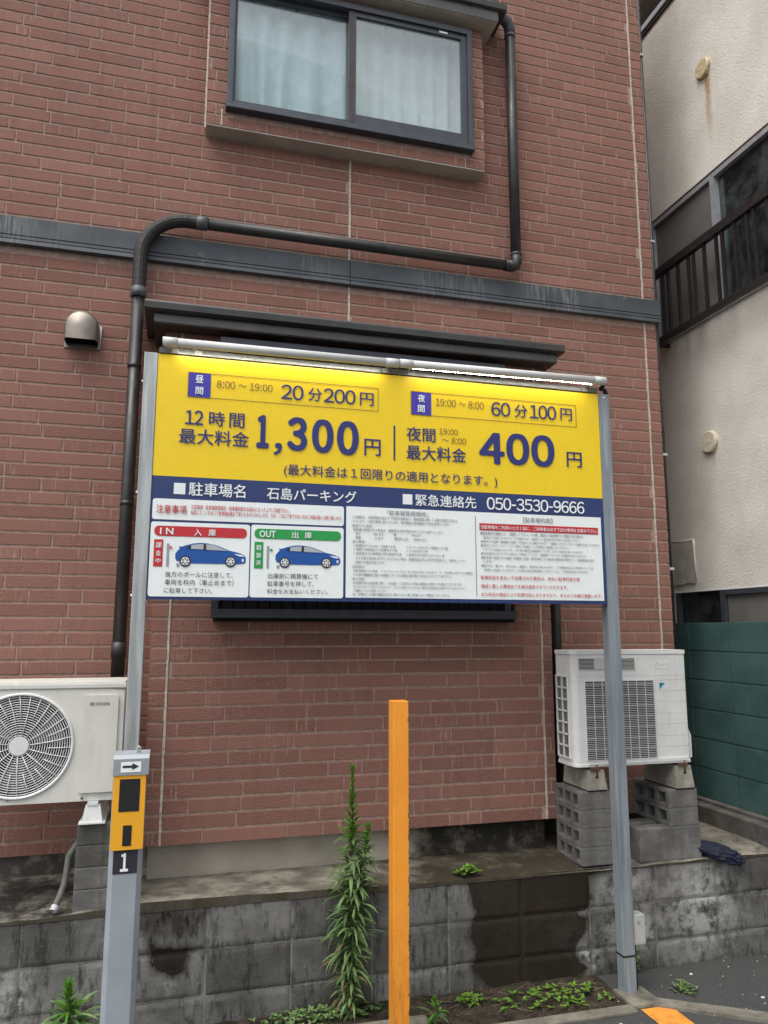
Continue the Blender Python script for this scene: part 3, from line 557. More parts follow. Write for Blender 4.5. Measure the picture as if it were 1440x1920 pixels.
# dark trim band between the storeys
m = MB()
for (x0, x1) in ((-2.4, .978), (.983, 3.256)):
    m.prism_x([(YW+.01, 4.152), (YW-.030, 4.144), (YW-.030, 4.034), (YW+.01, 4.034)], x0, x1)
    m.prism_x([(YW+.01, 4.027), (YW-.032, 4.027), (YW-.032, 4.009), (YW+.01, 4.009)], x0, x1)
    m.prism_x([(YW+.01, 4.003), (YW-.034, 4.003), (YW-.037, 3.979), (YW+.01, 3.977)], x0, x1)
    m.box(x0, YW-.022, 4.003, x1, YW+.01, 4.034)
m.build('trim_band', 'band', B)
# pale sealant joints
def joint(x, z0, z1, y, wd=.013):
    mm = MB(); rg = random.Random(int(x*1000)); z = z0
    while z < z1:
        h = min(rg.uniform(.03, .09), z1-z); o = rg.uniform(-.0015, .0015); ww = wd*rg.uniform(.75, 1.1)
        mm.box(x-ww/2+o, y-.002, z, x+ww/2+o, y+.008, z+h); z += h
    mm.build('sealant_joint', 'sealant', B)
joint(.981, 4.152, 4.87, YW); joint(.981, 3.55, 3.977, YW); joint(3.141, .66, 3.977, YW, .014); joint(3.141, 4.152, 7.3, YW, .014)

# ---- lower bay
m = MB(); x0, x1 = -.122, 2.19; wop = (.22, 1.86, 1.93, 3.27)
brick_field(m, x0, -.040, .7255, 3.5, P3(YB), .7255, seed=21); brick_field(m, -.026, 2.116, .7255, 3.5, P3(YB), .7255, [wop], seed=22); brick_field(m, 2.130, x1, .7255, 3.5, P3(YB), .7255, seed=23)
backing(m, x0, x1, .7255, 3.5, P3(YB), [wop])
brick_field(m, YB, YW, .7255, 3.5, lambda u, v, d: (x0+d, YW+YB-u, v), .7255, seed=24); backing(m, YB, YW, .7255, 3.5, lambda u, v, d: (x0+d, YW+YB-u, v))
brick_field(m, YB, YW, .7255, 3.5, lambda u, v, d: (x1-d, u, v), .7255, seed=25); backing(m, YB, YW, .7255, 3.5, lambda u, v, d: (x1-d, u, v))
m.box(x0+.008, YB+.008, .7265, x1-.008, YW, .74, 1)
m.build('bay', ['brick', 'mortar'], B)
joint(-.033, .727, 3.46, YB); joint(2.123, .727, 3.46, YB, .012)
# window of the bay behind a folding grille
W = MB(); W.box(.22, YB+.004, 1.93, .27, YB+.09, 3.27); W.box(1.81, YB+.004, 1.93, 1.86, YB+.09, 3.27); W.box(.27, YB+.004, 3.22, 1.81, YB+.09, 3.27); W.box(.27, YB+.004, 1.93, 1.81, YB+.09, 1.98); W.box(1.02, YB+.03, 1.98, 1.07, YB+.08, 3.22)
Wd = W.build('window', 'winframe', B)
m = MB(); m.box(.27, YB+.06, 1.98, 1.02, YB+.066, 3.22); m.box(1.07, YB+.05, 1.98, 1.81, YB+.056, 3.22); m.build('pane', 'glassdark', Wd)
m = MB(); m.box(.2, YB+.2, 1.9, 1.9, YB+.21, 3.3); m.build('unlit_room', 'black', Wd)  # black sheet stands in for the unlit room behind the panes
G = MB(); gy0, gy1 = YB-.075, YB-.03
G.box(.175, gy0, 3.385, 1.895, gy1, 3.425, bev=.003); G.box(.175, gy0, 1.868, 1.93, gy1, 1.915, bev=.003); G.box(.175, gy0, 1.915, .212, gy1, 3.385); G.box(1.86, gy0, 1.915, 1.895, gy1, 3.385)
G.box(.175, gy1, 2.4, .20, YB+.002, 2.44); G.box(1.87, gy1, 2.4, 1.895, YB+.002, 2.44)
Gr = G.build('window_grille', 'winframe', B)
m = MB()
for k in range(26):
    xa = .225+k*.064
    for (za, zb) in ((1.915, 2.65), (2.65, 3.385)):
        m.tube([(xa, gy0+.012, za), (min(xa+.055, 1.855), gy0+.012, zb)], .0055, 5); m.tube([(min(xa+.055, 1.855), gy0+.026, za), (xa, gy0+.026, zb)], .0055, 5)
for k in range(21):
    xa = .235+k*.08
    m.tube([(xa, gy0+.02, 3.387), (xa+.026, gy0+.02, 3.345)], .006, 5); m.tube([(xa+.05, gy0+.02, 3.387), (xa+.020, gy0+.02, 3.345)], .006, 5)
m.build('lattice', 'black', Gr)
m = MB(); m.box(.19, gy0+.01, 1.85, 1.92, YB-.004, 1.955); m.build('grille_tray', 'black', Gr)
# hood over the bay
m = MB(); m.prism_x([(YW+.005, 3.66), (4.012, 3.556), (4.008, 3.545), (4.012, 3.512), (4.035, 3.505), (YW+.005, 3.505)], -.232, 2.258)
Hd = m.build('window_hood', 'darkmetal', B)
m = MB(); m.box(-.182, 4.06, 3.453, 2.228, YW, 3.5045, bev=.003); m.build('fascia', 'fascia', Hd)
m = MB(); m.box(-.176, 4.066, 3.4485, 2.222, YW, 3.4525); m.build('soffit', 'brownmetal', Hd)

# ---- upper bay with sliding window
x0, x1 = .050, 1.888; wop = (.175, 1.785, 4.995, 5.90); zt = 6.0
m = MB(); brick_field(m, x0, x1, 4.875, zt, P3(YU), 3.334+.0766*20+.008, [wop], seed=31); backing(m, x0, x1, 4.875, zt, P3(YU), [wop])
for xx, sg in ((x0, 1), (x1, -1)):
    f3 = (lambda u, v, d, xx=xx, sg=sg: (xx+sg*d, (YW+YU-u) if sg > 0 else u, v))
    brick_field(m, YU, YW, 4.875, zt, f3, 3.334+.0766*20+.008, seed=32+sg); backing(m, YU, YW, 4.875, zt, f3)
m.build('upper_bay', ['brick', 'mortar'], B)
m = MB(); m.box(x0+.002, YU+.003, 4.866, x1-.002, YW+.004, 4.8745); m.build('bay_soffit', 'soffit', B)
for q in ((x0-.010, YU+.004, 4.845, x0+.001, YU+.018, 5.95), (.138, YU-.0015, 4.876, .147, YU+.006, 4.985), (1.744, YU-.001, 4.876, 1.748, YU+.006, 4.985)): mm = MB(); mm.box(*q); mm.build('sealant_joint', 'sealant', B)
W = MB(); fx0, fx1, fz0, fz1, fy = .167, 1.793, 4.985, 5.885, 4.290
W.box(fx0, fy, fz0, fx0+.036, fy+.10, fz1, bev=.004); W.box(fx1-.034, fy, fz0, fx1, fy+.10, fz1, bev=.004); W.box(fx0+.036, fy, fz1-.04, fx1-.034, fy+.10, fz1, bev=.004); W.box(fx0+.036, fy, fz0, fx1-.034, fy+.10, fz0+.035, bev=.004); W.box(fx0-.004, fy-.012, fz0-.012, fx1+.004, fy+.05, fz0+.006, bev=.003)
Wd = W.build('window', 'winframe', B)
def sash(a, b, z0, z1, y, sL, sR, sT, sB, mt, gl):
    q = MB(); q.box(a, y, z0, a+sL, y+.026, z1, bev=.002); q.box(b-sR, y, z0, b, y+.026, z1, bev=.002); q.box(a+sL, y, z1-sT, b-sR, y+.026, z1); q.box(a+sL, y, z0, b-sR, y+.026, z0+sB)
    q.build('sash', mt, Wd); q = MB(); q.box(a+sL, y+.011, z0+sB, b-sR, y+.015, z1-sT); q.build('pane', gl, Wd)
sash(fx0+.036, .966, fz0+.035, fz1-.04, fy+.052, .016, .03, .03, .05, 'winframe', 'glassL')
sash(.934, fx1-.034, fz0+.030, fz1-.04, fy+.016, .050, .042, .035, .080, 'winframe', 'glassR')
m = MB(); m.box(.940, fy+.013, fz0+.05, .970, fy+.0165, fz1-.045); m.build('meeting_stile_cover', 'brownmetal', Wd)
m = MB(); m.box(1.56, fy+.012, 5.822, 1.62, fy+.018, 5.835); m.build('sticker', 'white', Wd)
# hood over the upper bay
m = MB(); m.prism_x([(YW+.005, 6.16), (4.212, 6.072), (4.206, 6.062), (4.212, 6.025), (4.235, 6.018), (YW+.005, 6.018)], -.075, 2.025); Hd = m.build('window_hood', 'darkmetal', B)
m = MB(); m.box(-.02, 4.233, 5.938, 1.968, YW, 6.0175, bev=.003); m.build('fascia', 'fascia', Hd)
m = MB(); m.box(-.014, 4.239, 5.9335, 1.962, YW, 5.9375); m.build('soffit', 'soffit', Hd)
# curtains hang inside: things of their own
def curtain(name, xa, xb, y, amp, wl, seed, label, lean=0, zb=5.02):
    rg = random.Random(seed); mm = MB(); nx, nz = 120, 14
    ph = [rg.uniform(0, 6.28) for _ in range(4)]
    for j in range(nz+1):
        v = j/nz; z = zb+(5.92-zb)*v
        for i in range(nx+1):
            u = i/nx; x = xa+(xb-xa)*u+lean*(1-v)*math.sin(3*u*math.pi)*.5
            f = math.sin(2*math.pi*(xb-xa)*u/wl+ph[0]+.8*math.sin(5*u+ph[1])+(1-v)*.9*math.sin(7*u+ph[2]))
            mm.v.append((x, y+amp*(.55+.45*(1-v))*(f+.35*abs(f))+.012*noise.noise((x*5, z*3, seed)), z))
    for j in range(nz):
        for i in range(nx): a = j*(nx+1)+i; mm.face([a, a+1, a+nx+2, a+nx+1], 0, True)
    return tag(mm.build(name, 'curtain'), label, 'curtain', 'curtains behind the upper window')
curtain('curtain', .19, .99, 4.45, .048, .17, 5, 'pale curtain with loose uneven folds behind the dim left pane', .05)
curtain('curtain', 1.0, 1.78, 4.45, .036, .125, 9, 'pale curtain hanging in straight folds behind the bright right pane of the upper window')
m = MB(); m.box(.1, 4.56, 4.9, 1.85, 4.57, 6.0); m.build('room_lining', 'black', B)

# ================================================================== PIPES AND SMALL THINGS ON THE HOUSE
def arc(c, r, a0, a1, n, ax='xz', y=0):
    return [(c[0]+r*math.cos(R(a0+(a1-a0)*k/n)), y, c[1]+r*math.sin(R(a0+(a1-a0)*k/n))) for k in range(n+1)]
yp = 4.375
D = thing('drainpipe', 'black drainpipe stepping down the brick wall from the upper window hood', 'pipe', (-.29, yp, 1.4))
m = MB(); m.tube([(2.118, yp, 6.03), (2.118, yp, 4.28)], .035); m.build('upper_pipe', 'pipe', D)
m = MB(); m.tube([(1.99, yp-.05, 6.075), (2.05, yp-.03, 6.088), (2.095, yp-.01, 6.075), (2.117, yp, 6.045), (2.118, yp, 5.975)], .039); m.tube([(2.118, yp, 5.985), (2.118, yp, 5.965)], .0395); m.build('elbow', 'coupling', D)
m = MB(); m.tube([(2.118, yp, 4.315), (2.118, yp, 4.262), (2.110, yp, 4.240), (2.090, yp, 4.232), (2.045, yp, 4.232)], .039); m.tube([(2.118, yp, 4.325), (2.118, yp, 4.305)], .0395); m.tube([(2.055, yp, 4.232), (2.035, yp, 4.232)], .0395); m.build('elbow', 'pipe', D)
m = MB(); m.tube([(2.06, yp, 4.232), (.07, yp, 4.232)], .035); m.build('horizontal_pipe', 'pipe', D)
m = MB(); m.tube([(.085, yp, 4.232), (.018, yp, 4.232)], .041); m.build('coupling', 'coupling', D)
path = [(.03, yp, 4.232), (-.03, yp, 4.232)]+arc((-.03, 3.972), .26, 90, 180, 30, y=yp)+[(-.29, yp, 3.972-.235*k/12) for k in range(1, 13)]
fine = []
for a, b in zip(path[:-1], path[1:]):
    nn = max(1, round((Vector(b)-Vector(a)).length/.0035))
    fine += [tuple(Vector(a).lerp(Vector(b), k/nn)) for k in range(nn)]
m = MB(); m.tube(fine, .04, 14, rads=[.0395+.0009*math.sin(2*math.pi*i*.0035/.0112) for i in range(len(fine))], smooth=False); m.build('ribbed_hose', 'flex', D)
m = MB(); m.tube([(-.29, yp, 3.775), (-.29, yp, 3.715)], .044, 16); m.build('coupling', 'coupling', D)
m = MB(); m.tube([(-.29, yp, 3.72), (-.292, yp, 1.35)], .035); m.build('lower_pipe', 'pipe', D)
m = MB(); m.tube([(-.292, yp, 1.74), (-.292, yp, 1.66)], .039); m.build('coupling', 'pipe', D)
for zz in (3.3, 2.5):
    xx = 2.118 if zz > 4.3 else -.291
    m = MB(); m.tube([(xx, yp, zz+.012), (xx, yp, zz-.012)], .0385); m.box(xx-.01, yp+.03, zz-.01, xx+.01, YW+.003, zz+.01); m.build('pipe_bracket', 'pipe', D)
# short dark pipe in the corner right of the lower bay
m = MB(); m.tube([(2.335, 4.40, 2.9), (2.335, 4.40, .70)], .032); tag(m.build('downpipe', 'pipe'), 'plain black pipe in the corner between lower bay and white outdoor unit', 'pipe')
# dark conduit on the far right corner, with pale clips
Cn = thing('corner_conduit', 'thin black conduit running up the right corner of the brick house', 'pipe', (3.252, YW+.02, .6))
m = MB(); m.tube([(3.252, YW+.016, .6), (3.252, YW+.016, 7.3)], .0135, 10); m.build('conduit', 'pipe', Cn)
for zz in (6.15, 4.62, 3.02, 2.22):
    m = MB(); m.box(3.236, YW-.002, zz-.008, 3.270, YW+.030, zz+.010, bev=.003); m.build('clip', 'pvc', Cn)
# exhaust hood on the wall
V = thing('vent_hood', 'rounded bronze coloured exhaust hood on the left part of brick wall', 'vent', (-.584, YW, 3.395))
m = MB(); cx, rr = -.584, .088
pr = [(cx+.098*math.cos(R(a)), 3.51+.1*math.sin(R(a))) for a in range(0, 181, 12)]+[(cx-.098, 3.40), (cx+.098, 3.40)]
m.prism_y(pr, YW-.006, YW+.004); m.build('back_plate', 'steel', V)
m = MB(); prof = [(cx+rr*math.cos(R(a)), 3.51+rr*math.sin(R(a))) for a in range(0, 181, 10)]; prof = [(cx+rr, 3.418)]+prof+[(cx-rr, 3.418)]
k = len(prof); n = len(m.v)
m.v += [(p[0], YW-.006, p[1]) for p in prof]; m.v += [(p[0], YW-.085, p[1]) for p in prof]; m.v += [(cx+(p[0]-cx)*.86, YW-.118, 3.418+(p[1]-3.418)*.86) for p in prof]
for L in range(2):
    for i in range(k-1): m.face([n+L*k+i, n+L*k+i+1, n+(L+1)*k+i+1, n+(L+1)*k+i], 0, True)
m.face([n+2*k+i for i in range(k)], 0, True); m.build('cowl', 'steel', V)
m = MB(); m.box(cx-.075, YW-.08, 3.43, cx+.075, YW-.07, 3.44); m.box(cx-.08, YW-.0085, 3.425, cx+.08, YW-.0065, 3.57); m.build('louvre', 'black', V)
m = MB(); m.tube([(cx+.084, YW-.012, 3.40), (cx+.095, YW-.012, 3.44), (cx+.096, YW-.012, 3.54)], .005, 6); m.build('seam', 'pvc', V)

# ================================================================== PARKING PRICE SIGN
S = thing('parking_price_sign', 'large yellow and blue parking price board on two grey steel posts', 'sign', (1.05, YS+.03, 0))
for (a, b, mt) in ((-.198, -.1365, 'galv'), (2.2365, 2.303, 'galv')):
    m = MB(); m.box(a, YS-.008, -.02, b, YS+.058, 3.118, bev=.004); m.build('post', mt if a > 0 else mt, S) if False else m.build('post', 'paintgrey' if a > 0 else 'galv', S)
m = MB(); m.box(-.1355, YS+.0015, 1.947, 2.2355, YS+.028, 3.118); m.build('board', 'panelback', S)
m = MB(); m.box(-.1355, YS-.004, 1.942, 2.2355, YS+.001, 1.949); m.build('bottom_edge', 'blue', S)
zb = 2.520
PP = MB(); PP.box(-.1345, YS-.003, zb, 2.2345, YS+.001, 3.117)
price = PP.build('price_panel', 'yellow', S)
BP = MB(); BP.box(-.1345, YS-.003, 1.949, 2.2345, YS+.001, zb-.0002); band = BP.build('name_panel', 'blue', S)
L1, L2, L3 = YS-.005, YS-.007, YS-.009
mats = ['white', 'ink', 'navy', 'red', 'blackp', 'grey', 'violet', 'greenp', 'carblue', 'carglass', 'midgrey', 'pinkred']
MI = {k: i for i, k in enumerate(mats)}; MI['black'] = MI['blackp']
def rect(mb, r, y, c): mb.poly([(r[0], r[1]), (r[2], r[1]), (r[2], r[3]), (r[0], r[3])], y, MI[c])
panels = dict(price=MB(), band=MB(), caution=MB(), entry=MB(), exit=MB(), rules=MB())
p = panels['price']
for k in ('day', 'night'):
    rect(p, RECTS[k+'_box'], L1, 'violet'); o = list(RECTS[k+'_outline']); o[2] += .006; o[3] = RECTS[k+'_box'][3]; p.frame(o, L1-.0008, .0028, MI['ink'])
rect(p, RECTS['divider'], L1, 'navy')
for k in ('sq1', 'sq2'): q = MB(); rect(q, RECTS[k], L1, 'white'); q.build('square_mark', mats, band)
for (pn, pill, vert, col, star, sc) in (('entry', 'pill_in', 'red_v', 'red', 'star_in', 'pinkred'), ('exit', 'pill_out', 'green_v', 'greenp', 'star_out', 'greenp')):
    q = panels[pn]; sfx = 'in' if pn == 'entry' else 'out'
    q.rrect(RECTS[pill], L2, MI[col], .021); rect(q, RECTS[vert], L2, col); rect(q, RECTS['pole_'+sfx], L2, 'midgrey'); rect(q, RECTS['stop_'+sfx], L2, 'midgrey')
    s4 = RECTS[star]; cx, cz = (s4[0]+s4[2])/2, (s4[1]+s4[3])/2
    q.poly([(cx+(.0105 if k % 2 else .0045)*math.cos(2*math.pi*k/16), cz+(.0105 if k % 2 else .0045)*math.sin(2*math.pi*k/16)) for k in range(16)], L3, MI[sc])
    c = CARS[pn]; q.poly(c['body'], L2, MI['carblue'])
    for gl in c['glass']: q.poly(gl, L3-.0005, MI['carglass'])
    for gl in c['dark']: q.poly(gl, L3-.0012, MI['blackp'])
    for gl in c['light']: q.poly(gl, L3-.0005, MI['white'])
    for (wx, wz) in c['wheels']:
        q.disc(wx, wz, c['r'], L3, MI['blackp']); q.disc(wx, wz, c['r']*.72, L3-.001, MI['white'])
        for a in range(6):
            t0 = R(a*60+15); t1 = R(a*60+45); r0, r1 = c['r']*.25, c['r']*.62
            q.poly([(wx+r0*math.cos(t0), wz+r0*math.sin(t0)), (wx+r1*math.cos(t0), wz+r1*math.sin(t0)), (wx+r1*math.cos(t1), wz+r1*math.sin(t1)), (wx+r0*math.cos(t1), wz+r0*math.sin(t1))], L3-.002, MI['blackp'])
rect(panels['rules'], RECTS['rule_div'][:2]+(RECTS['rule_div'][0]+.0035, RECTS['rule_div'][3]), L2, 'grey'); rect(panels['rules'], RECTS['red_bar'], L2, 'red')
for (pn, col, s, u0, v0, u1, v1, b) in TEXTS:
    big = (v1-v0) > .05
    if pn == 'band': q = MB(); text(q, s, u0, v0, u1, v1, L2, MI[col], b, 6); q.build('name_lettering' if '0' not in s else 'phone_number', mats, band); continue
    text(panels[pn], s, u0, v0, u1, v1, L3-.0005 if pn != 'price' else L2, MI[col], b, 6 if big else 2)
panels['price'].build('price_lettering', mats, price); pass
for pn, nm in (('caution', 'caution_notice'), ('entry', 'entry_notice'), ('exit', 'exit_notice'), ('rules', 'rules_notice')):
    q = MB(); r = RECTS[pn]; q.rrect(r, L1, 0, .012 if pn != 'rules' else .002, thick=.002); a = q.build(nm, 'signwhite', S); panels[pn].build('notice_lettering', mats, a)
# clear strip, two lamp tubes with led rows
m = MB(); m.box(-.131, YS-.012, 3.1195, 2.2295, YS+.012, 3.147, bev=.002); m.build('clear_strip', 'clear', S)
for xx in (-.075, .035, .98, 1.12, 2.13): m = MB(); m.box(xx, YS-.014, 3.1205, xx+.035, YS-.0121, 3.146); m.build('strip_clip', 'bracketlight', S)
for (xa, za, xb, zbb) in ((-.111, 3.158, 1.045, 3.161), (1.060, 3.163, 2.243, 3.174)):
    d = Vector((xb-xa, 0, zbb-za)); q = lambda t, dz=0, dy=0: (xa+d.x*t, YS-.06+dy, za+d.z*t+dz)
    m = MB(); m.tube([q(0), q(1)], .0215, 18); T = m.build('lamp_tube', 'lampbody', S)
    for ta, tb in ((-.004, .055), (.945, 1.004)): m = MB(); m.tube([q(ta), q(tb)], .0232, 18); m.build('end_cap', 'lampbody', T)
    m = MB(); nled = 60
    for k in range(nled):
        t = .06+.88*k/nled; til = R(25 if xa < 0 else 4); a = Vector(q(t, -.0226*math.cos(til), .0226*math.sin(til))); s_ = Vector((0, math.cos(til), math.sin(til)))*.0045; e_ = Vector((.0095, 0, 0)); m.quad(tuple(a-s_), tuple(a+s_), tuple(a+s_+e_), tuple(a-s_+e_))
    m.build('led_row', 'led', T)
for xx in (0.02, 1.0, 1.12, 2.15):
    m = MB(); m.box(xx, YS-.055, 3.146, xx+.02, YS+.006, 3.150); m.build('lamp_bracket', 'galv', S)
m = MB(); m.tube([(2.243, YS-.06, 3.174), (2.262, YS-.035, 3.172)]+[(2.282+.040*math.sin(R(a)), YS+.02+.05*math.sin(R(a/2)), 3.118+.040*math.cos(R(a))) for a in range(-40, 181, 20)]+[(2.275, YS+.085, 3.0)], .012, 10); m.build('lamp_cable', 'rubber', S)
m = MB(); m.box(2.305, YS+.0, .232, 2.372, YS+.065, .372, bev=.005); J = m.build('junction_box', 'jbox', S)
m = MB(); m.disc(2.335, .335, .011, YS-.0012); m.build('lid_screw', 'galv', J)
m = MB(); m.tube([(2.318, YS+.03, .232), (2.318, YS+.03, .16), (2.322, YS+.03, .0)], .011, 8); m.build('box_conduit', 'rubber', J)
m = MB(); m.box(2.2345, YS-.010, .183, 2.305, YS+.060, .191); m.build('cable_tie', 'rubber', S)
for q in ([(-.205, YS+.02, 2.98), (-.197, YS+.02, 2.98)], [(-.205, YS+.02, 2.44), (-.197, YS+.02, 2.44)], [(-.205, YS+.02, 1.96), (-.197, YS+.02, 1.96)], [(2.268, YS-.010, 3.098), (2.268, YS-.0075, 3.098)]): m = MB(); m.tube(q, .006, 8); m.build('bolt', 'white', S)
pass

# ================================================================== NUMBERED PARKING BAY POST
Q = thing('parking_bay_post', 'grey parking bay post with yellow faceplate, right arrow and number 1', 'post', (-.134, 2.93, 0))
yd = 2.90
m = MB(); pr = [(-.173, yd), (-.095, yd), (-.079, yd+.018), (-.079, yd+.075), (-.190, yd+.075), (-.190, yd+.018)]
n = len(m.v); m.v += [(a, b, -.01) for a, b in pr]+[(a, b, 1.302) for a, b in pr]
for i in range(6): j = (i+1) % 6; m.face([n+i, n+j, n+6+j, n+6+i])
m.face([n+6+i for i in range(6)]); m.build('body', 'devgrey', Q)
m = MB(); m.prism_x([(yd-.014, 1.301), (yd-.014, 1.356), (yd-.004, 1.368), (yd+.08, 1.372), (yd+.08, 1.301)], -.189, -.070); H = m.build('head', 'devgrey', Q)
m = MB(); m.prism_x([(yd-.0142, 1.356), (yd-.0042, 1.3685), (yd-.002, 1.3685), (yd-.012, 1.3555)], -.189, -.070); m.build('head_edge', 'devtop', H)
m = MB(); m.rrect((-.164, 1.3115, -.0965, 1.3465), yd-.0152, 0, .001); A = m.build('arrow_label', 'signwhite', H)
m = MB(); z = 1.3305; m.poly([(-.158, z-.004), (-.126, z-.004), (-.126, z-.0115), (-.103, z), (-.126, z+.0115), (-.126, z+.004), (-.158, z+.004)], yd-.0162); m.build('arrow', 'blackp', H)
m = MB(); m.rrect((-.1865, 1.053, -.0785, 1.3015), yd-.010, 0, .006, thick=.012); F = m.build('faceplate', 'devyellow', Q)
m = MB(); m.rrect((-.165, 1.179, -.0965, 1.288), yd-.0112, 0, .002); m.build('display_window', 'acdark', F)
m = MB(); m.rrect((-.147, 1.066, -.1175, 1.134), yd-.0112, 0, .002); m.build('sensor_window', 'acdark', F)
m = MB(); m.rrect((-.1745, .973, -.0940, 1.0515), yd-.0012, 0, .001); N = m.build('number_plate', 'blackp', Q)
m = MB(); text(m, '1', -.150, .981, -.1235, 1.041, yd-.0025, 0, .06, 6); m.build('number', 'white', N)
m = MB(); m.tube([(-.112, yd+.03, 1.365), (-.112, yd+.03, 1.388), (-.108, yd+.03, 1.393), (-.104, yd+.03, 1.388), (-.104, yd+.03, 1.365)], .003, 6); m.build('hook', 'galv', H)

# ================================================================== ORANGE POST
O = thing('orange_post', 'square bright orange bollard post with chipped paint along its right edge', 'post', (1.022, 3.487, 0))
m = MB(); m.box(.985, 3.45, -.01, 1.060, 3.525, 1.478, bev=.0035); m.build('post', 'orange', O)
m = MB(); m.box(.83, 3.32, 0, 1.20, 3.66, .035, bev=.012); m.build('footing', 'kerb', O)

# ================================================================== BLOCK RETAINING WALL
m = MB(); rg = random.Random(4)
STAINS = ([(-0.053, 0.401), (-0.028, 0.378), (0.014, 0.363), (0.062, 0.358), (0.111, 0.357), (0.174, 0.346), (0.143, 0.331), (0.118, 0.307), (0.105, 0.282), (0.096, 0.247), (0.074, 0.231), (0.047, 0.229), (0.012, 0.241), (-0.023, 0.27), (-0.035, 0.303), (-0.046, 0.35)], [(1.411, 0.549), (1.498, 0.516), (1.526, 0.43), (1.547, 0.377), (1.521, 0.329), (1.515, 0.266), (1.533, 0.201), (1.542, 0.163), (1.513, 0.122), (1.551, 0.074), (1.59, 0.026), (1.648, -0.001), (1.856, -0.01), (2.132, 0.011), (2.173, 0.045), (2.128, 0.089), (2.099, 0.138), (2.149, 0.205), (2.184, 0.287), (2.13, 0.322), (2.211, 0.345), (2.211, 0.418), (2.202, 0.493), (2.251, 0.509), (2.332, 0.517), (2.366, 0.541), (2.237, 0.558), (1.936, 0.547), (1.631, 0.544)])
HAZY = [(-0.096, 0.448), (-0.071, 0.429), (-0.03, 0.412), (0.033, 0.399), (0.095, 0.4), (0.143, 0.425), (0.177, 0.449), (0.205, 0.48), (0.204, 0.508), (0.034, 0.529), (-0.104, 0.535)]
def sdf(pts, x, z):
    d, ins, k = 9.0, False, len(pts)
    for i in range(k):
        (ax, az), (bx, bz) = pts[i], pts[(i+1) % k]; ex, ez = bx-ax, bz-az
        t = max(0, min(1, ((x-ax)*ex+(z-az)*ez)/(ex*ex+ez*ez+1e-9))); d = min(d, math.hypot(x-ax-t*ex, z-az-t*ez))
        if (az > z) != (bz > z) and x < ax+(z-az)*(bx-ax)/(bz-az): ins = not ins
    return d if ins else -d
def stain(x, z):
    s = max(.5+sdf(p, x, z)/.09 for p in STAINS); s = max(s, min(.46, .34+sdf(HAZY, x, z)/.16))
    dr = max(0, 1-abs(x-.80)/.12)*.36; dr2 = max(0, 1-abs(z-.52)/.06)*.3
    return max(0, min(1, max(s, dr, dr2)))
def moss(x, z): return max(0, 1-z/.16)*.62+max(0, 1-abs(x-.78)/.25)*.2+max(0, (z-.46)/.1)*.25
def pale(x, z):
    d = 0.0
    for (cx, cz, rx, rz) in ((2.08, .22, .10, .16), (2.42, .42, .2, .13), (2.47, .20, .24, .15), (2.9, .3, .3, .3), (-.17, .42, .10, .10), (-.62, .22, .10, .12), (2.18, .09, .10, .09), (.03, .22, .05, .07)): d = max(d, max(0, 1.2-math.hypot((x-cx)/rx, (z-cz)/rz)))
    return min(1, d)
zs = [-.08, .132, .332, .532]; xj = -2.6
while xj < 5.0:
    for k in range(3):
        t = rg.random(); ins = rg.uniform(0, .003); ax, bx, az, bz = xj+.22-.2+.003, xj+.22+.2-.003-.0, zs[k]+.005, zs[k+1]-.005
        ax, bx = xj+.0045, xj+.4-.0045
        nx_, nz_ = 30, 15
        n = len(m.v)
        for j in range(nz_+1):
            for i in range(nx_+1):
                x, z = ax+(bx-ax)*i/nx_, az+(bz-az)*j/nz_
                ed = min(i, nx_-i) == 0 or min(j, nz_-j) == 0
                m.vat.setdefault('stain', {})[len(m.v)] = stain(x, z); m.vat.setdefault('moss', {})[len(m.v)] = moss(x, z); m.vat.setdefault('pale', {})[len(m.v)] = pale(x, z)
                m.v.append((x, YK+ins+(.006 if ed else 0)+.0015*noise.noise((x*20, z*20, 1)), z))
        for j in range(nz_):
            for i in range(nx_):
                a = n+j*(nx_+1)+i; x, z = ax+(bx-ax)*(i+.5)/nx_, az+(bz-az)*(j+.5)/nz_
                m.face([a, a+1, a+nx_+2, a+nx_+1], 0, True, tint=t)
    xj += .4
# mortar behind, finely divided so that the wet stain carries over the joints
for i in range(190):
    for k in range(16):
        x0_, z0_ = -2.6+i*.04, -.08+k*.0383
        for (x, z) in ((x0_, z0_), (x0_+.04, z0_), (x0_+.04, z0_+.0383), (x0_, z0_+.0383)): m.vat['stain'][len(m.v)] = stain(x, z); m.vat['moss'][len(m.v)] = moss(x, z); m.vat['pale'][len(m.v)] = .3; m.v.append((x, YK+.008, z))
        m.face([len(m.v)-4, len(m.v)-3, len(m.v)-2, len(m.v)-1], 0, tint=.75)
m.box(-2.6, YK+.011, -.08, 5.0, YK+.12, .53, 0, tint=.4)
RW = thing('block_wall', 'low grey concrete block retaining wall with dark wet stains', 'wall', (1.2, YK+.06, 0)); m.build('wall', 'block', RW)
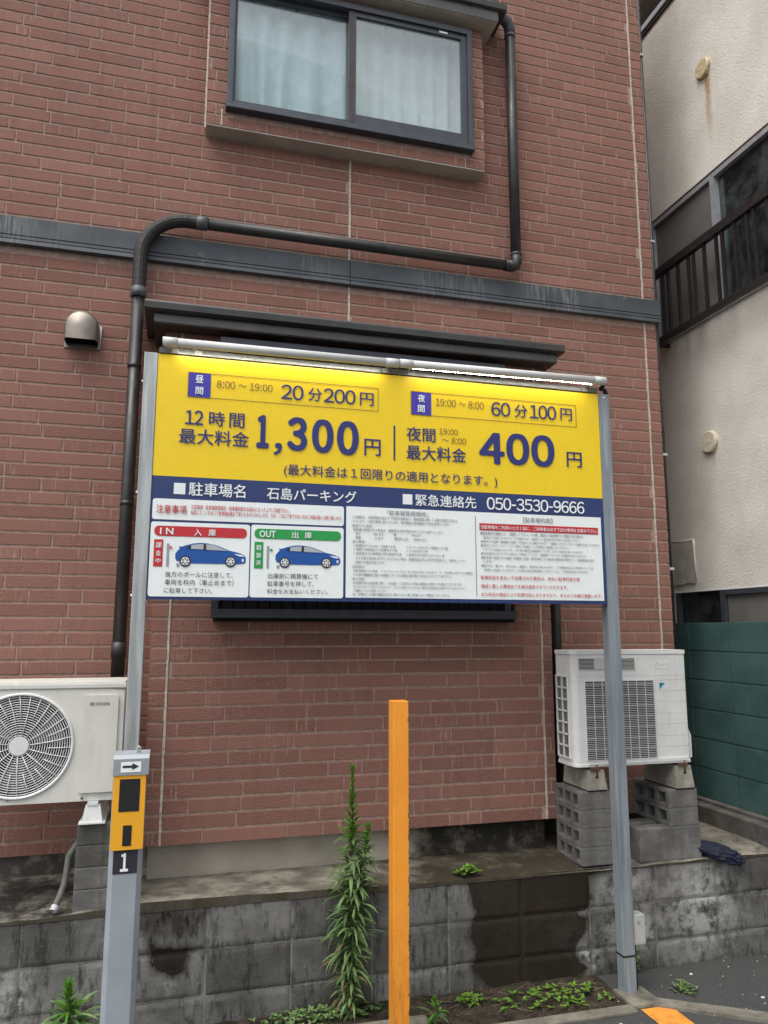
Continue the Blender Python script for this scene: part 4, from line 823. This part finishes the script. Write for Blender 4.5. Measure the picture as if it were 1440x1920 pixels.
# ledge: lumpy mortar top, running back to the house
m = MB(); nx, ny = 190, 22; LZ = ((-2.6, .53), (-.60, .536), (-.25, .555), (-.1, .571), (.77, .553), (1.57, .543), (2.3, .524), (2.86, .536), (5.1, .54))
def lz(x):
    for (xa, za), (xb, zb_) in zip(LZ[:-1], LZ[1:]):
        if x <= xb: return za+(zb_-za)*(x-xa)/(xb-xa)
    return .54
for j in range(0, ny+1):
    for i in range(nx+1):
        x = -2.6+7.6*i/nx; jj = max(j, 0); y = YK-.006+.75*jj/ny; d = (y-YK)/.75; s_ = min(1, max(0, d*3))
        z = lz(x)*(1-s_)+(.552 if x < 2.4 else .548)*s_+(.006*noise.noise((x*5, y*5, 0))+.003*noise.noise((x*19, y*19, 2)))
        if j == 0: z -= .003
        if j == -1: z = .522+.006*noise.noise((x*6, 2, 2)); y += .003
        m.v.append((x, y+.004*noise.noise((x*9, 1, 1))*(j <= 0), z))
for j in range(ny):
    for i in range(nx): a = j*(nx+1)+i; m.face([a, a+1, a+nx+2, a+nx+1], 0, j > 0)
E_ = MB()
for i in range(nx+1): v_ = m.v[i]; E_.v += [v_, (v_[0], v_[1]+.003, .520)]
for i in range(nx): E_.face([2*i, 2*i+1, 2*i+3, 2*i+2])
E_.build('mortar_edge', 'edge', RW)
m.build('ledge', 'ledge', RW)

# ================================================================== OUTDOOR UNIT LEFT, on its stack
U = thing('air_conditioner', 'ivory outdoor unit with large round fan grille beside the left sign post', 'air conditioner', (-.6, 4.0, 1.02), 'outdoor units beside the house')
ya = 3.89; X0, X1, Z0, Z1 = -.992, -.219, 1.020, 1.562
m = MB(); m.box(X0, ya+.012, Z0, X1, ya+.33, Z1-.03, bev=.006); m.build('casing', 'acwhite', U)
# front plate with a round hole
cx, cz, rf = -.669, 1.279, .226
m = MB(); n = 64; ring = [(cx+rf*math.cos(2*math.pi*k/n), cz+rf*math.sin(2*math.pi*k/n)) for k in range(n)]
def onrect(a):
    c, s = math.cos(a), math.sin(a); t = min(((X1-.002-cx)/c if c > 1e-6 else 9), ((X0+.002-cx)/c if c < -1e-6 else 9), ((Z1-.032-cz)/s if s > 1e-6 else 9), ((Z0+.002-cz)/s if s < -1e-6 else 9)); return (cx+t*c, cz+t*s)
outer = [onrect(2*math.pi*k/n) for k in range(n)]; b0 = len(m.v)
m.v += [(p[0], ya, p[1]) for p in ring]+[(p[0], ya, p[1]) for p in outer]+[(p[0], ya+.011, p[1]) for p in outer]
for k in range(n):
    j = (k+1) % n; m.face([b0+k, b0+j, b0+n+j, b0+n+k][::-1]); m.face([b0+n+k, b0+n+j, b0+2*n+j, b0+2*n+k][::-1])
for (qx, qz) in ((X0+.002, Z0+.002), (X1-.002, Z0+.002), (X1-.002, Z1-.032), (X0+.002, Z1-.032)):
    near = sorted(range(n), key=lambda k: (outer[k][0]-qx)**2+(outer[k][1]-qz)**2)[:2]; e = len(m.v); m.v.append((qx, ya, qz)); m.face([e, b0+n+near[0], b0+n+near[1]])
m.build('front_plate', 'acwhite', U)
m = MB(); m.box(X0-.005, ya-.006, Z1-.030, X1+.005, ya+.336, Z1-.008, bev=.004); m.box(X0+.0, ya+.0, Z1-.009, X1-.0, ya+.33, Z1, bev=.004); m.build('top_cover', 'acwhite', U)
m = MB(); m.disc(cx, cz, rf+.01, ya+.0115, 0, 48); Fi = m.build('fan_well', 'acdark', U)
m = MB()
for a in range(3):
    t = R(a*120+20); pts = [(cx+r*math.cos(t+da), cz+r*math.sin(t+da)) for r, da in ((.05, 0), (.12, -.25), (.205, -.35), (.21, .35), (.13, .45), (.06, .5))]; m.poly(pts, ya+.0108)
m.build('fan_blade', 'acfin', U)
m = MB()
tor = lambda r, rad, seg, y: m.tube([(cx+r*math.cos(2*math.pi*k/seg), y, cz+r*math.sin(2*math.pi*k/seg)) for k in range(seg+1)], rad, 6, caps=False)
tor(rf+.004, .0075, 64, ya-.002)
nr = 17
for k in range(nr): tor(.047+(.217-.047)*k/(nr-1), .0021, 48, ya+.001)
for k in range(30):
    t = 2*math.pi*k/30+.06; r0 = .045 if k % 2 == 0 else .125; bend = .10
    m.tube([(cx+r*math.cos(t+bend*(r-.04)/.2), ya-.0025, cz+r*math.sin(t+bend*(r-.04)/.2)) for r in (r0, .13 if r0 < .1 else .16, .175, rf)], .0022, 5)
m.tube([(cx, ya-.006, cz), (cx, ya+.003, cz)], .042, 28)
m.build('fan_grille', 'acwhite2', U)
m = MB(); m.rrect((-.405, 1.060, -.246, 1.500), ya-.011, 0, .014, thick=.0115); Cv = m.build('service_panel', 'acwhite', U)
m = MB(); text(m, 'IRIS OHYAMA', -.372, 1.4515, -.284, 1.4675, ya-.0122, 0, .015, 3); m.build('lettering', 'logo', Cv)
for (qx, qz) in ((-.385, 1.036), (-.70, 1.045)): m = MB(); m.tube([(qx, ya-.004, qz), (qx, ya+.001, qz)], .006, 10); m.build('screw', 'steel', U)
# moulded foot
Ft = MB(); 
def frustum(mb, x0b, x1b, y0b, y1b, z0, x0t, x1t, y0t, y1t, z1):
    n = len(mb.v); mb.v += [(x0b, y0b, z0), (x1b, y0b, z0), (x1b, y1b, z0), (x0b, y1b, z0), (x0t, y0t, z1), (x1t, y0t, z1), (x1t, y1t, z1), (x0t, y1t, z1)]
    for q in ((0, 3, 2, 1), (4, 5, 6, 7), (0, 1, 5, 4), (1, 2, 6, 5), (2, 3, 7, 6), (3, 0, 4, 7)): mb.face([n+i for i in q])
frustum(Ft, -.380, -.288, 3.870, 4.20, .930, -.366, -.303, 3.880, 4.19, 1.005); Ft.box(-.392, 3.864, .9235, -.276, 4.206, .931); Ft.box(-.358, 3.875, 1.0045, -.312, 4.19, 1.0195); 
tag(Ft.build('moulded_foot', 'acwhite2'), 'cream plastic foot between round fan unit and dark block stack', 'support foot')
def solid_block(x0, y0, z0, x1, y1, z1, label, mat='hollow', group='concrete blocks stacked under the outdoor units'):
    mm = MB(); mm.box(x0, y0, z0, x1, y1, z1, bev=.006); return tag(mm.build('concrete_block', mat), label, 'concrete block', group)
ords = ['lowest', 'second lowest', 'second highest', 'highest']
for k in range(4):
    solid_block(-.398, 3.888, .541+.0955*k, -.205, 4.27, .541+.0955*(k+1)-.0015, '%s of the four dark grey blocks under the cream plastic foot' % ords[k], 'darkconc' if k > 1 else 'hollow')
m = MB(); m.tube([(-.33, 4.05, .86), (-.37, 3.99, .845), (-.405, 3.96, .815), (-.432, 3.94, .77), (-.436, 3.93, .70), (-.442, 3.915, .655), (-.456, 3.885, .61), (-.470, 3.862, .575)], .015, 10, caps=False)
Hs = thing('drain_hose', 'grey corrugated drain hose curving down beside the left block stack', 'hose', (-.44, 3.93, .56)); m.build('hose', 'conduit', Hs)
m = MB(); m.tube([(-.466, 3.87, .583), (-.473, 3.856, .566)], .0175, 12, caps=False); m.tube([(-.473, 3.856, .566), (-.466, 3.87, .583)], .0125, 12, caps=False); m.build('hose_end', 'pvc', Hs)

# ================================================================== OUTDOOR UNIT RIGHT
U = thing('air_conditioner', 'white slatted outdoor unit standing on concrete blocks behind the right sign post', 'air conditioner', (2.53, 4.02, 1.04), 'outdoor units beside the house')
ya = 3.90; X0, X1, Z0, Z1 = 2.162, 2.905, 1.056, 1.692
def rounded_body(mb, x0, x1, z0, z1, y0, y1, r, mi=0):
    pr = [(x0, y1)]+[(x0+r-r*math.cos(R(a)), y0+r-r*math.sin(R(a))) for a in range(0, 91, 15)]+[(x1-.012, y0), (x1, y0+.012), (x1, y1)]
    n = len(mb.v); k = len(pr); mb.v += [(a, b, z0) for a, b in pr]+[(a, b, z1) for a, b in pr]
    for i in range(k): j = (i+1) % k; mb.face([n+i, n+j, n+k+j, n+k+i], mi, 0 < i < 7)
    n2 = len(mb.v); mb.v += [(a, b, z0) for a, b in pr]+[(a, b, z1) for a, b in pr]
    mb.face([n2+i for i in range(k)][::-1], mi); mb.face([n2+k+i for i in range(k)], mi)
m = MB(); levels = [Z0+.012, 1.083, 1.147, 1.208, 1.272, 1.332, 1.398, 1.458, 1.520, 1.545, 1.668]
for a, b in zip(levels[:-1], levels[1:]): rounded_body(m, X0, X1, a+.0010, b-.0010, ya, ya+.190, .035)
rounded_body(m, X0+.002, X1-.002, Z0+.012, 1.668, ya+.002, ya+.188, .035)
m.build('casing', 'acwhite2', U)
m = MB(); rounded_body(m, X0-.004, X1+.004, 1.669, Z1, ya-.004, ya+.194, .038); m.build('top_cover', 'acwhite2', U)
m = MB(); rounded_body(m, X0-.002, X1+.002, Z0, Z0+.0135, ya-.004, ya+.194, .038); m.box(2.24, ya-.008, 1.066, 2.88, ya-.0005, 1.086, bev=.002); m.build('base_tray', 'acwhite2', U)
g0, g1, h0, h1 = 2.235, 2.678, 1.090, 1.520
m = MB(); m.box(g0, ya-.0012, h0, g1, ya+.0005, h1); m.build('fan_opening', 'acdark', U)
m = MB(); nb = 44
for k in range(nb+1):
    z = h0+(h1-h0)*k/nb; wd = .0010 if k % 6 else .0019; m.box(g0, ya-.010, z-wd, g1, ya-.0055, z+wd)
for k in range(9):
    x = g0+(g1-g0)*k/8; m.box(x-.0016, ya-.0055, h0, x+.0016, ya-.0012, h1)
m.build('fan_grille', 'acwhite2', U)
m = MB(); m.box(2.204, ya-.0012, 1.585, 2.562, ya+.0005, 1.648); m.build('upper_vent', 'acdark', U)
m = MB()
for k in range(9): z = 1.587+.059*k/8; m.box(2.204, ya-.007, z-.0012, 2.562, ya-.0012, z+.0012)
m.box(2.30, ya-.0030, 1.588, 2.37, ya-.0016, 1.646); m.build('vent_slats', 'acwhite2', U)
m = MB(); m.poly([(2.720, 1.505), (2.757, 1.504), (2.719, 1.466)], ya-.0012, 0); m.poly([(2.723, 1.503), (2.736, 1.5025), (2.722, 1.488)], ya-.0022, 1); m.build('emblem', ['teal', 'logodark'], U)
m = MB()
for k in range(7):
    a = 2.690+.016*k; m.tube([(a+.006*math.cos(t*.9), ya-.0005, 1.618+.010*math.sin(t*.9)-.004*(k % 2)) for t in range(8)], .0016, 5)
m.tube([(2.69+.012*k, ya-.0005, 1.590+.005*math.sin(k*.9)) for k in range(10)], .0016, 5); m.build('embossed_pattern', 'acwhite2', U)
# left side coil behind an open guard
m = MB(); m.box(X0-.0015, ya+.05, 1.098, X0+.0005, ya+.185, 1.545); m.build('coil', 'acfin', U)
m = MB()
for k in range(8): z = 1.098+.447*k/7; m.box(X0-.010, ya+.045, z-.004, X0-.0015, ya+.186, z+.004)
for k in range(3): y = ya+.05+.13*k/2; m.box(X0-.010, y-.004, 1.098, X0-.0016, y+.004, 1.545)
m.build('coil_guard', 'acwhite2', U)
m = MB(); m.prism_y([(X1-.001, 1.068), (X1+.030, 1.078), (X1+.030, 1.20), (X1+.012, 1.245), (X1-.001, 1.255)], ya+.03, ya+.18); m.build('valve_cover', 'acwhite2', U)
for xx in (2.275, 2.84):
    m = MB(); m.box(xx-.03, ya-.015, 1.040, xx+.03, ya+.20, 1.0555); m.tube([(xx+.012, ya-.008, 1.000), (xx+.012, ya-.008, 1.066)], .005, 8); m.box(xx, ya-.010, .995, xx+.02, ya-.004, 1.006); m.build('foot', 'rust', U)
# cast bases under it
def cast_base(x0, x1, z0, z1, y0, y1, label):
    q = thing('concrete_sleeper', label, 'concrete base', ((x0+x1)/2, (y0+y1)/2, z0), 'cast bases under the right outdoor unit')
    mm = MB(); frustum(mm, x0, x1, y0, y1, z0+.008, x0+.010, x1-.012, y0+.012, y1, z1); mm.build('body', 'base', q)
    mm = MB(); mm.box(x0+.003, y0+.004, z0, x1-.003, y1-.003, z0+.0085); mm.build('rubber_pad', 'rubber', q)
cast_base(2.225, 2.345, .926, 1.039, 3.885, 4.165, 'stained cast concrete base on the tall hollow block stack nearest the brick bay')
cast_base(2.785, 2.907, .909, 1.039, 3.885, 4.20, 'cast concrete base on the hollow blocks at the green wall side')
def hollow_block(x0, y0, z0, L, wd, h, label):
    """block lying flat; three cores run through it along x"""
    mm = MB(); t = .030; n = 3; cw = (L-t*(n+1))/n; x1 = x0+wd
    ys = [y0]
    for k in range(n): ys += [ys[-1]+t, ys[-1]+t+cw]
    ys.append(y0+L); zz = [z0, z0+.019, z0+h-.019, z0+h]
    mm.box(x0, y0, zz[0], x1, y0+L, zz[1], bev=.004); mm.box(x0, y0, zz[2], x1, y0+L, zz[3], bev=.004)
    for k in range(n+1): mm.box(x0+.0006, ys[2*k]+.0006, zz[1]-.003, x1-.0006, ys[2*k+1]-.0006, zz[2]+.003)
    mm.box(x0+.12, y0+.02, zz[1]-.002, x0+.135, y0+L-.02, zz[2]+.002)
    return tag(mm.build('hollow_block', 'hollow'), label, 'concrete block', 'concrete blocks stacked under the outdoor units')
for k in range(4): hollow_block(2.177, 3.892, .541+.0962*k, .285, .185, .0955, '%s hollow block in the tall stack touching the brick bay, behind the sign post' % ords[k])
for k in range(2): hollow_block(2.735, 3.892, .7105+.0993*k, .36, .188, .0985, ('lower' if k == 0 else 'upper')+' hollow block of the pair resting on the wide upright blocks')
solid_block(2.533, 3.888, .535, 2.928, 3.985, .7095, 'wide upright grey block at the front edge, left of the navy cloth')
solid_block(2.505, 4.03, .545, 2.90, 4.125, .7095, 'wide upright block hidden behind the front one, its pale rim showing')

# ================================================================== NEIGHBOUR HOUSE
XN = 3.75
NB = thing('plastered_house', 'cream rough plastered neighbouring house with dark windows and rusty round caps', 'building', (XN, 4.0, 0))
m = MB(); wins = [(2.2, 5.135, 4.157, 5.212), (2.6, 5.098, 1.40, 2.096)]
f3 = lambda u, v, d: (XN+d, 4.0*0+u, v)
us = [1.4]; 
backing(m, 1.4, 6.4, .0, 7.02, lambda u, v, d: (XN+d, 7.8-u, v), [(7.8-b, 7.8-a, c, d_) for a, b, c, d_ in wins], depth=0, mi=0)
m.box(XN+.25, 1.4, 0, XN+.3, 6.4, 7.0); m.box(XN+.002, 6.38, 0, XN+.3, 6.4, 7.0); m.box(XN+.002, 1.4, 0, XN+.3, 1.42, 7.0); m.box(XN+.002, 1.4, 7.0, XN+.3, 6.4, 7.02)
m.build('wall', 'stucco', NB)
# upper window
m = MB(); a, b, c, d = wins[0]
m.box(XN-.012, a, d-.012, XN+.1, b+.004, d+.004); m.build('head_flashing', 'brownmetal', NB)
m = MB(); m.box(XN-.010, a, d-.052, XN+.08, b, d-.0125); m.box(XN-.010, b-.03, c, XN+.08, b, d-.052); m.box(XN-.016, 4.355, c, XN+.08, 4.398, d-.052); m.box(XN-.020, a, c-.052, XN+.08, b+.01, c-.0005, bev=.003); m.box(XN+.0, 4.398, c, XN+.07, b-.03, c+.02)
W = m.build('window', 'silver', NB)
m = MB(); m.box(XN+.016, 4.398, c+.02, XN+.022, b-.03, d-.052); m.build('shutter_panel', 'greycurtain', W)
m = MB(); m.box(XN+.030, a, c, XN+.035, 4.355, d-.052); m.build('pane', 'glassdark', W)
m = MB(); m.box(XN+.2, a, c-.1, XN+.21, b, d); m.build('dark_room', 'black', W)
# balcony railing
m = MB(); m.box(3.598, 2.2, 4.605, 3.640, 5.1, 4.672, bev=.004); m.box(3.604, 2.2, 4.052, 3.636, 5.1, 4.100, bev=.003)
for y in (4.862, 4.790, 4.670, 4.544, 4.486, 4.367, 4.238, 4.175, 4.05, 3.93, 3.865, 3.74, 3.6, 3.54, 3.42, 3.3, 3.1, 2.9, 2.7, 2.5, 2.3): m.box(3.611, y-.011, 4.10, 3.631, y+.011, 4.605)
for y in (5.0, 3.66, 2.4): m.box(3.62, y-.012, 4.06, XN, y+.012, 4.09)
m.build('railing', 'darkbrown', NB)
# lower window
m = MB(); a, b, c, d = wins[1]
m.box(XN-.006, a, d-.040, XN+.08, 4.598, d-.004); m.box(XN-.006, 4.548, c, XN+.08, 4.598, d-.040); m.box(XN-.004, b-.02, c, XN+.06, b, d-.01)
W = m.build('window', 'winframe', NB)
m = MB(); m.box(XN+.02, a, c, XN+.026, 4.548, d-.040); m.build('shutter_panel', 'greycurtain', W)
m = MB(); m.box(XN+.04, 4.598, c, XN+.046, b-.02, d); m.build('pane', 'glassdark', W)
m = MB(); m.box(XN+.2, a, c, XN+.21, b, d); m.build('dark_room', 'black', W)
m = MB(); m.box(XN-.004, a, d-.004, XN+.05, b+.02, d+.004); m.build('head_bead', 'acwhite2', W)
for (yc, zc, rr, mt) in ((4.383, 6.083, .075, 'cap'), (4.588, 3.178, .082, 'capw')):
    m = MB(); m.tube([(XN+.002, yc, zc), (XN-.022, yc, zc), (XN-.030, yc, zc)], rr, 28, rads=[rr, rr, rr*.9], smooth=False); m.tube([(XN-.0285, yc, zc), (XN-.033, yc, zc)], rr*.2, 8); m.build('round_cap', mt, NB)
# plaster patch
m = MB(); rg = random.Random(3); ring = []
for t in range(12): ring.append((5.12, 2.14+.36*t/12))
pts = [(5.13, 2.145+.02*rg.random()), (5.02, 2.150), (4.93, 2.165), (4.85, 2.155), (4.832, 2.19), (4.838, 2.35), (4.842, 2.485), (4.93, 2.478), (5.02, 2.492), (5.13, 2.486)]
n = len(m.v); k = len(pts); m.v += [(XN-.012, y, z) for y, z in pts]+[(XN+.001, y, z) for y, z in pts]; m.face([n+i for i in range(k)][::-1])
for i in range(k): j = (i+1) % k; m.face([n+i, n+j, n+k+j, n+k+i])
Pt = m.build('plaster_patch', 'patch', NB)
m = MB(); m.tube([(XN-.010, 4.836, 2.20), (XN-.011, 4.838, 2.30), (XN-.010, 4.842, 2.40), (XN-.011, 4.843, 2.488)], .007, 6); m.tube([(XN-.010, 4.845, 2.487), (XN-.010, 4.93, 2.480), (XN-.010, 5.10, 2.490)], .005, 6); m.build('patch_edge', 'patchedge', Pt)
# eave with metal flashing, recess and soffit above
m = MB(); m.box(XN-.035, 1.4, 6.985, XN+.30, 6.4, 7.035, bev=.004); m.build('eave_flashing', 'silver', NB)
m = MB(); m.box(XN-.020, 1.4, 6.958, XN+.0, 6.4, 6.9845); m.build('eave_batten', 'brownmetal', NB)
m = MB(); m.box(XN+.16, 1.4, 7.03, XN+.3, 6.4, 7.30); m.build('roof_recess', 'black', NB)
m = MB(); m.prism_y([(XN-.06, 7.215), (XN+.3, 7.235), (XN+.3, 7.75), (XN-.20, 7.75), (XN-.20, 7.36), (XN-.15, 7.26)], 1.4, 6.4); m.build('eave_board', 'soffit', NB)
m = MB(); m.tube([(XN-.05, 5.17, 7.3), (XN-.05, 5.17, 7.02), (XN-.045, 5.14, 6.93), (XN-.045, 5.14, 6.80)], .016, 10); m.build('gutter_pipe', 'pvc', NB)

# ================================================================== GREEN BLOCK WALL
GW = thing('green_block_wall', 'dark green painted concrete block wall in front of the plastered house', 'wall', (3.62, 3.9, .5))
m = MB(); XG = 3.55; zc = 1.862; rows = [zc-.198*k for k in range(7)]
y = 5.11
while y > 1.9:
    for a, b in zip(rows[1:], rows[:-1]): m.box(XG, y-.3965, a+.003, XG+.10, y-.0035, b-.003, bev=.0045)
    y -= .4
m.build('blocks', 'green', GW)
m = MB(); m.box(XG+.004, 1.9, .60, XG+.096, 5.11, zc-.004); m.build('joints', 'greenjoint', GW)
m = MB(); m.box(3.425, 1.9, .50, XG+.12, 5.2, .655, bev=.008); m.box(3.50, 1.9, .655, XG+.11, 5.2, .676, bev=.005); m.build('footing', 'darkconc', GW)

# ================================================================== NAVY CLOTH on the ledge
bm = bmesh.new(); bmesh.ops.create_icosphere(bm, subdivisions=6, radius=1)
for v in bm.verts:
    d = v.co.copy(); q = d.x*2.2+.8*noise.noise((d.x*1.5, d.z*1.5, 1)); w_ = d.z*3.2-d.x*1.1+1.6*noise.noise((d.x*1.7, d.y*1.7, d.z*1.7))
    fold = .11*(1-abs(math.sin(w_*2.1)))**1.5-.05+.05*noise.noise((d.x*5, d.y*5, d.z*5)); r = 1+fold+.13*noise.noise((d.x*1.3+4, d.y*1.3, d.z*1.3))
    u_, s_, t_ = d.x*.150*r, d.y*.085*r, d.z*.046*r*(1+.15*d.x)
    v.co = (3.035+u_*.96, 3.905-u_*.22+s_, .556-u_*.27+t_-max(0, -s_-.03)*.35)
m = MB(); m.bm(bm, 0, True); tag(m.build('crumpled_cloth', 'navycloth'), 'crumpled dark navy cloth lying over the wall edge beside the blocks', 'cloth')

# ================================================================== PLANTS
def leaf(mb, base, az, elev, L, wd, droop, tint, mi=0, seg=5, fold=.25):
    p = Vector(base); n = len(mb.v); e = elev; side = Vector((-math.sin(az), math.cos(az), 0))
    for k in range(seg+1):
        t = k/seg; w_ = wd*max(.06, math.sin(math.pi*min(1, t*.92+.10))**.75)*(1 if t < .95 else .15)
        dr = Vector((math.cos(az)*math.cos(e), math.sin(az)*math.cos(e), math.sin(e))); upv = side.cross(dr)
        mb.v += [tuple(p-side*w_+upv*abs(w_)*-fold*-1), tuple(p), tuple(p+side*w_+upv*abs(w_)*fold)]
        p = p+dr*(L/seg); e -= droop/seg
    for k in range(seg):
        a = n+3*k; mb.face([a, a+1, a+4, a+3], mi, True, tint=tint); mb.face([a+1, a+2, a+5, a+4], mi, True, tint=tint)
def goldenrod(name, base, top, nleaf, Lmax, label, seed, tip=.22, cat='plant', group=None, wd=.0082, lean=.02):
    rg = random.Random(seed); b, t = Vector(base), Vector(top); root = thing(name, label, cat, base, group)
    crv = lambda s: b.lerp(t, s)+Vector((lean*math.sin(s*3.0), .01*math.sin(s*4), 0))
    mm = MB(); mm.tube([crv(k/14) for k in range(15)], .004, 7, rads=[.0048*(1-.75*k/14)+.0006 for k in range(15)]); mm.build('stem', 'stem', root)
    lo, hi, dry = MB(), MB(), MB()
    for i in range(nleaf):
        s = (i/nleaf)**.85*.985+.012; az = i*2.39996+rg.uniform(-.6, .6); young = max(0, (s-(1-tip))/tip)
        size = Lmax*(.55+.5*math.sin(math.pi*min(1, s*1.15))) * (1-.66*young)*rg.uniform(.5, 1.25)
        el = .35+.3*s+young*.75+rg.uniform(-.45, .4); dr = (1.5-1.1*young)*rg.uniform(.5, 1.4)
        tgt = hi if young > .12 else (dry if s < .28 and rg.random() < .28 else lo)
        leaf(tgt, crv(s), az, el, size, wd*rg.uniform(.65, 1.2)*(1-.45*young), dr, min(1, rg.random()*.85+young*.4), fold=rg.uniform(.1, .6))
        if young <= .1 and rg.random() < .4:
            for q in range(rg.choice((1, 2, 3))): leaf(lo, crv(s)+Vector((math.cos(az), math.sin(az), .3))*rg.uniform(0, .03), az+rg.uniform(-1, 1), el+.5, size*rg.uniform(.3, .6), wd*.5, dr*.7, rg.random())
    for k in range(14): leaf(hi, crv(.985+.001*k), k*2.4, 1.05+.03*k, Lmax*.30, wd*.5, .15, .8)
    lo.build('leaves', 'leafdark', root); hi.build('young_leaves', 'leaftip', root)
    if dry.v: dry.build('dry_leaves', 'drystem', root)
    return root
goldenrod('goldenrod_plant', (.835, 3.80, .01), (.862, 3.76, 1.125), 330, .145, 'tall leafy green weed rising against the wall left of the orange post', 3, .34, group='tall weeds by the block wall')
goldenrod('goldenrod_plant', (.875, 3.76, .01), (.945, 3.74, .85), 240, .155, 'shorter leafy stem leaning right in front of the tallest weed', 8, .14, group='tall weeds by the block wall', lean=-.03)
goldenrod('goldenrod_plant', (-.375, 3.56, .0), (-.362, 3.55, .355), 130, .20, 'bushy green weed at the left foot of the grey numbered post', 15, .3, group='small weeds by the wall foot', wd=.010)
goldenrod('goldenrod_plant', (1.205, 3.56, .01), (1.205, 3.555, .135), 26, .085, 'small upright weed just right of the orange post foot', 21, .55, group='small weeds by the wall foot', wd=.0085)
def sprigs(name, centre, rx, ry, n, size, label, seed, mat='clover', cat='weed', kind=None, group=None, hmax=.05, tall=1.0, z0=.012):
    rg = random.Random(seed); mm = MB()
    for i in range(n):
        a, r = rg.uniform(0, 6.283), math.sqrt(rg.random()); x, y = centre[0]+rx*r*math.cos(a), centre[1]+ry*r*math.sin(a); h = hmax*rg.uniform(.3, 1)*(1.1-r*.6)*tall
        b = Vector((x, y, centre[2])); t = b+Vector((rg.uniform(-.02, .02), rg.uniform(-.02, .02), h))
        mm.tube([b, t], .0009, 4, mi=1, caps=False)
        for k in range(rg.choice((3, 3, 4))):
            leaf(mm, t, a+k*2.1+rg.uniform(-.3, .3), rg.uniform(-.1, .6), size*rg.uniform(.7, 1.3), size*.36, rg.uniform(.2, .9), rg.random(), 0, 3)
    o = mm.build(name, [mat, 'stem']); return tag(o, label, cat if not kind else None, group, kind)
sprigs('clover_patch', (1.86, 3.66, .012), .32, .11, 72, .021, 'low bright green clover patch at the foot of the wet wall', 2, kind='stuff')
sprigs('clover_plant', (1.515, 3.905, .553), .055, .03, 26, .026, 'pale green clover sprouting on the ledge above the wet stain', 5, group='small weeds by the wall foot')
sprigs('weed_tuft', (2.56, 3.60, .0), .05, .045, 46, .016, 'small green tuft growing from the asphalt right of the sign post', 6, 'leafdark', group='small weeds by the wall foot')
sprigs('weed_tuft', (1.46, 3.74, .012), .06, .05, 30, .018, 'sparse sprouts at the wall foot between orange post and clover', 7, group='small weeds by the wall foot')
sprigs('moss_growth', (.72, 3.78, .012), .30, .06, 120, .020, 'low weeds and moss along the wall foot under the tall weed', 12, 'leafdark', kind='stuff', hmax=.06)
# ivy sprig against the wall right of the post
rg = random.Random(31); m = MB(); pt = [(2.44, 3.862, .0), (2.455, 3.858, .10), (2.43, 3.858, .18), (2.47, 3.856, .26)]; m.tube(pt, .0018, 5, mi=1)
for i in range(22):
    s = rg.random()*2.99; k = int(s); b = Vector(pt[k]).lerp(Vector(pt[k+1]), s-k); leaf(m, b, rg.choice((0, math.pi, -1.57))+rg.uniform(-.7, .7), rg.uniform(-.5, .5), rg.uniform(.03, .06), .011, .5, rg.random()*.6, 0, 4)
tag(m.build('creeping_weed', ['leafdark', 'stem']), 'thin dark green creeper climbing the block wall right of the sign post', 'weed', 'small weeds by the wall foot')
# litter, pebbles and twigs
rg = random.Random(9); m = MB()
for i in range(70):
    x, y = rg.uniform(1.1, 3.4), rg.uniform(3.1, 3.85); s = rg.uniform(.0015, .0045)
    if rg.random() < .12: s *= 2.2
    bm = bmesh.new(); bmesh.ops.create_icosphere(bm, subdivisions=1, radius=s)
    for v in bm.verts: v.co = Vector((x, y, .012 if y > 3.55 and x < 2.2 else .003))+Vector((v.co.x*rg.uniform(.7, 1.5), v.co.y*rg.uniform(.7, 1.3), v.co.z*.45))
    m.bm(bm, 0)
for i in range(40):
    x, y, a, L = rg.uniform(1.1, 2.2), rg.uniform(3.55, 3.8), rg.uniform(0, 3.14), rg.uniform(.03, .13); m.tube([(x, y, .022), (x+L*math.cos(a), y+L*math.sin(a)*.5, .026)], .0014, 4, 1)
tag(m.build('loose_litter', ['litter', 'twig']), kind='stuff')
_c = bpy.data.objects.get('lettering_source'); bpy.data.objects.remove(_c); bpy.data.curves.remove(_txt)
